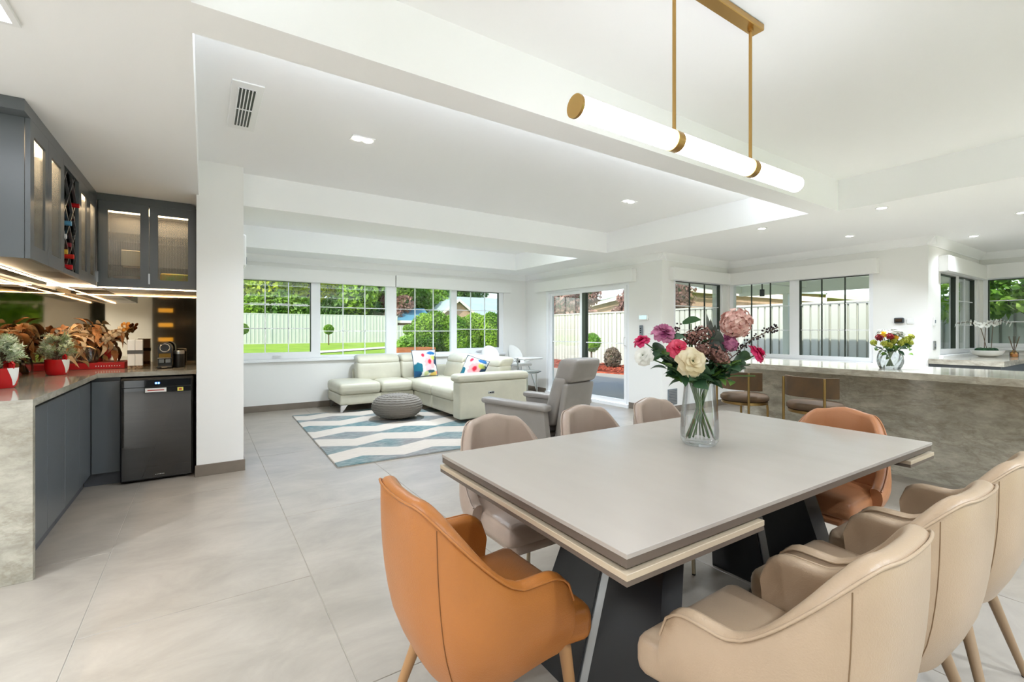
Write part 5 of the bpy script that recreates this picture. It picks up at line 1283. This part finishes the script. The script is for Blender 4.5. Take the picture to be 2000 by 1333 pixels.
LF = {'y': leafmat('sunlit_yellow_green', (150,182,20), (236,240,60), .7, .5, .4), 'g': leafmat('mid_green', (84,132,34), (160,196,66), .7, .5, .35), 'd': leafmat('deep_green', (52,88,40), (100,138,60), .8, .5, .25), 'p': leafmat('bronze_pink', (110,70,60), (196,160,146), .9, .6, .3), 'f': leafmat('fresh_green', (98,150,44), (176,214,90), 1.2, .5, .4), 'b': leafmat('brown_bush', (84,74,62), (130,116,98), 3, .7, .1)}
TG = 'trees beyond the garden fence'
def tree(lab, x, y, blobs, n, size, mk, seed, th=.16, group=TG, core=True, name='garden_tree', cat='tree'):
    z0 = terr(x, y); t = thing(name, lab, cat, (x, y, z0), group=group)
    tz = min(q[2] for q in blobs)
    tr = MB().tube([(0,0,-.1),(.05,.0,tz*.5),(0,.05,tz)], [th, th*.8, th*.6], 8)
    put('trunk', tr, M['bark'], t)
    for k, q in enumerate(blobs):
        if len(blobs) > 1: put('branch', MB().tube([(0,.05,tz*.85),(q[0]*.5,q[1]*.5,(tz+q[2])/2),(q[0],q[1],q[2])], [th*.5,th*.35,th*.15], 6), M['bark'], t)
    tag(put('foliage', foliage(blobs, n, size, seed), LF[mk], t, smooth=None), kind='stuff')
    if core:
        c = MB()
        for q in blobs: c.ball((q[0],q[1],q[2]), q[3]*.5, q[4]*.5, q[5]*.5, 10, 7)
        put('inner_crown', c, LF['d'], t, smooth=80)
rr = random.Random(2)
def crown(R_, h, n, rnd): return [(rnd.uniform(-R_,R_)*.75, rnd.uniform(-R_,R_)*.5, h+rnd.uniform(-1.2,1.0), R_*rnd.uniform(.5,.7), R_*rnd.uniform(.45,.6), R_*rnd.uniform(.45,.6)) for _ in range(n)]
for k, (x, y, h, R_, mk, lab) in enumerate(((-2.2,32,4.2,3.2,'d','dark green tree beyond the fence at the far left window'), (2.0,31.2,4.3,2.9,'y','bright yellow-green tree behind the first garden window'), (5.6,31.5,4.4,2.8,'y','bright yellow-green tree behind the second garden window'),
    (9.6,31.3,4.0,2.6,'g','mid green tree behind the third garden window'), (13.2,32.8,4.0,2.4,'g','mid green tree beside the blue shed roof'), (4.0,35.5,4.0,3.4,'d','deep green tree filling the gap between the bright trees'), (12,38,4.5,3.4,'d','deep green tree behind the shed'), (19.5,39,5.0,3.0,'d','deep green tree above the neighbouring roof'))):
    tree(lab, x, y, crown(R_, h, 7, rr), 12000, .17, mk, 40+k)
for k, (x, lab) in enumerate(((-1.0,'dense low shrub behind the back fence, leftmost'), (3.6,'dense low shrub behind the back fence, between the bright trees'), (7.85,'dense low shrub behind the back fence, before the shed'))):
    tree(lab, x, 30.2, [(-1.1,0,2.0,.9,.8,.9),(0,.1,2.2,1.2,.8,1.0),(1.1,0,2.0,.9,.8,.9)], 4500, .13, 'g' if k == 1 else 'd', 70+k, .1, 'shrubs behind the back fence', True, 'shrub', 'shrub')
tree('bronze-leaved tree beyond the fence at the sliding door, left', 15.0, 17.2, crown(1.4, 2.9, 6, rr), 3600, .13, 'p', 61)
tree('bronze-leaved tree beyond the fence at the sliding door, right', 15.2, 12.6, crown(1.5, 2.8, 6, rr), 4200, .13, 'p', 62)
tree('pink blossom tree peeking over the fence by the shed', 10.6, 29.9, crown(1.1, 2.2, 5, rr), 2600, .12, 'p', 63)
tree('fresh green tree outside the leafy kitchen window', 11.9, 1.7, [(0,0,2.3,.9,.9,.6),(.1,.8,2.0,.7,.7,.5),(-.2,-.8,2.5,.9,.9,.6),(0,.2,3.0,.9,1.1,.6)], 5200, .09, 'f', 64, .06, core=False)
tree('green tree outside the window opposite the bar', -6.5, -7.5, crown(2.6, 3.0, 7, rr), 4500, .2, 'g', 65)
tree('green tree outside the sliding doors opposite the table', 3.5, -11, crown(3.0, 3.2, 7, rr), 4500, .2, 'f', 66)
# hedge
t = thing('hedge', 'clipped bushy green hedge on the lawn, lit at its left', 'hedge', (9.0, 18.2, terr(9.0,18.2)), group='garden shrubs')
bl = [(-1.3+.62*i, .25*math.sin(i*2.1), .78+.14*math.sin(i*1.7), .62, .75, .92) for i in range(6)]
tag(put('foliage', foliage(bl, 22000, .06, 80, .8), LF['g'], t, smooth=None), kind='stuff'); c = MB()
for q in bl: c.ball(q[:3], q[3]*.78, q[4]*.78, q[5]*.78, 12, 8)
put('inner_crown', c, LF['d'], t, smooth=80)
def topiary(lab, x, y, zc, r_, mk='g', shape=1.0, base=None):
    z0 = base if base is not None else terr(x, y); t = thing('topiary', lab, 'topiary', (x, y, z0), group='clipped ball shrubs')
    put('trunk', MB().tube([(0,0,0),(0,0,zc-z0)], .03, 8), M['bark'], t)
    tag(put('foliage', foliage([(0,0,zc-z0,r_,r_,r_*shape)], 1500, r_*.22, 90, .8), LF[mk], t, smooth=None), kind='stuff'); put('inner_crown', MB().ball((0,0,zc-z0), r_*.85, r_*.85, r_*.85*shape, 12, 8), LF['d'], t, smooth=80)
topiary('round topiary ball by the fence at the left window edge', 1.62, 26.8, 1.34, .27); topiary('round topiary ball by the fence in the second window', 5.25, 24.6, 1.32, .24); topiary('round topiary ball left of the hedge', 8.2, 21.4, 1.30, .24)
topiary('bright round topiary ball seen through the sliding door', 11.1, 11.75, .85, .30, 'f', base=-.05); topiary('brown oval bush seen through the sliding door', 11.7, 11.35, .30, .28, 'b', 1.3, base=-.05)
tree('small bright shrub in front of the hedge', 6.6, 17.55, [(0,0,.45,.36,.28,.32),(.15,.05,.6,.25,.22,.22)], 900, .09, 'f', 91, .03, 'garden shrubs', False, 'shrub', 'shrub')
# timber planter
z0 = terr(6.6, 16.7); t = thing('planter_box', 'low orange-brown timber planter on the lawn', 'planter', (6.6, 16.7, z0)); M['timber'] = mat('planter_timber', (176,106,64), .7, noise=(3, .5, None, (1,1,8)))
for k in range(2):
    put('plank', MB().box(-.75,.75,-.40,-.36,.02+.2*k,.21+.2*k), M['timber'], t, smooth=None); put('plank', MB().box(-.75,.75,.36,.40,.02+.2*k,.21+.2*k), M['timber'], t, smooth=None)
    put('plank', MB().box(-.75,-.71,-.36,.36,.02+.2*k,.21+.2*k), M['timber'], t, smooth=None); put('plank', MB().box(.71,.75,-.36,.36,.02+.2*k,.21+.2*k), M['timber'], t, smooth=None)
put('soil', MB().box(-.71,.71,-.36,.36,.0,.36), M['gravelbed'], t, smooth=None)
# mulch bed
b = MB(); b.prism([(12.78,-4),(12.5,-4),(12.5,6.5),(10.6,8.5),(10.1,10.5),(10.3,13),(9.4,15.5),(10.6,19),(12.78,19)], -.2, -.02); struct('mulch_bed', b, M['mulch'], None)
rr = random.Random(5); b = MB()
for _ in range(6500):
    y = rr.uniform(7, 18.5); x = rr.uniform(10.3 + max(0, (8.6-y)*.8), 12.7); a = rr.random()*6.28; s = rr.uniform(.03,.07); d = Vector((math.cos(a), math.sin(a), rr.uniform(-.3,.3)))*s; e = Vector((-d.y, d.x, rr.uniform(-.02,.02)))*.35; c = Vector((x, y, .0+rr.random()*.03))
    b.add([c-d-e, c+d-e, c+d+e, c-d+e], [(0,1,2,3)])
tag(put('mulch_chips', b, M['mulch'], smooth=None), 'red bark mulch chips covering the bed beyond the patio', 'mulch', kind='stuff')
# neighbouring buildings
M['brick'] = mat('pale_brick', (190,160,136), .8, noise=(4, .4)); M['roofg'] = mat('pale_green_roof', (172,190,184), .4, noise=(2, .3)); M['roofb'] = mat('blue_shed_roof', (88,140,160), .4); M['fascia'] = mat('cream_fascia', (234,224,204), .6)
def house(lab, x0, x1, y0, y1, z0, ze, zr, mr, name='house', cat='house'):
    t = thing(name, lab, cat, ((x0+x1)/2, (y0+y1)/2, z0)); ym = (y0+y1)/2; o = .45
    put('wall', MB().box(x0,x1,y0,y1,z0-.2,ze).add([(x0,y0,ze),(x0,y1,ze),(x0,ym,zr-.08),(x1,y0,ze),(x1,y1,ze),(x1,ym,zr-.08)], [(0,2,1),(3,4,5)]), M['brick'], t, world=True, smooth=None)
    for s, ya in ((0, y0-o), (1, y1+o)):
        za = ze - (zr-ze)*o/((y1-y0)/2)
        put('roof_slope', MB().add([(x0-o,ya,za),(x1+o,ya,za),(x1+o,ym,zr),(x0-o,ym,zr),(x0-o,ya,za+.06),(x1+o,ya,za+.06),(x1+o,ym,zr+.06),(x0-o,ym,zr+.06)], [(0,1,2,3),(7,6,5,4),(0,4,5,1),(3,2,6,7),(0,3,7,4),(1,5,6,2)]), mr, t, world=True, smooth=None)
        put('gutter', MB().box(x0-o,x1+o,ya-.04,ya+.04,za-.12,za+.04), M['fascia'], t, world=True, smooth=None)
    for k in range(2): put('bargeboard', MB().add([(x0-o-.02, (y0-o) if k == 0 else (y1+o), ze-.35),(x0-o-.02, ym, zr-.12),(x0-o-.02, ym, zr+.05),(x0-o-.02, (y0-o) if k == 0 else (y1+o), ze-.17)], [(0,1,2,3)]), M['fascia'], t, world=True, smooth=None)
    return t
nh = house('neighbouring house with pale green roof beyond the hedge', 15.6, 30, 29.8, 36, 0, 2.55, 3.9, M['roofg'])
b = MB(); b.add([(13.3,28.6,0),(15.7,28.6,0),(15.7,28.6,2.4),(14.5,28.6,3.3),(13.3,28.6,2.4),(13.3,33.5,0),(15.7,33.5,0),(15.7,33.5,2.4),(14.5,33.5,3.3),(13.3,33.5,2.4)], [(0,1,2,3,4),(9,8,7,6,5),(0,4,9,5),(1,6,7,2)]); put('gable_wall', b, M['brick'], nh, world=True, smooth=None)
for s_ in (-1, 1):
    xa = 14.5 + s_*1.6; b = MB(); b.add([(14.5,28.3,3.34),(xa,28.3,2.14),(xa,33.6,2.14),(14.5,33.6,3.34),(14.5,28.3,3.42),(xa,28.3,2.22),(xa,33.6,2.22),(14.5,33.6,3.42)], [(0,1,2,3),(7,6,5,4),(0,4,5,1),(1,5,6,2),(2,6,7,3)]); put('gable_roof', b, M['roofg'], nh, world=True, smooth=None)
    b = MB(); b.add([(14.5,28.26,3.26),(xa,28.26,2.06),(xa,28.26,2.26),(14.5,28.26,3.46)], [(0,1,2,3)]); put('bargeboard', b, M['fascia'], nh, world=True, smooth=None)
house('small shed with a blue roof behind the fence', 10.6, 12.3, 29.2, 31.2, .3, 2.15, 2.75, M['roofb'], 'shed', 'shed')
house('house with pale roof far beyond the sliding door fence', 19, 26, 8, 22, 0, 2.6, 3.4, M['roofg'])
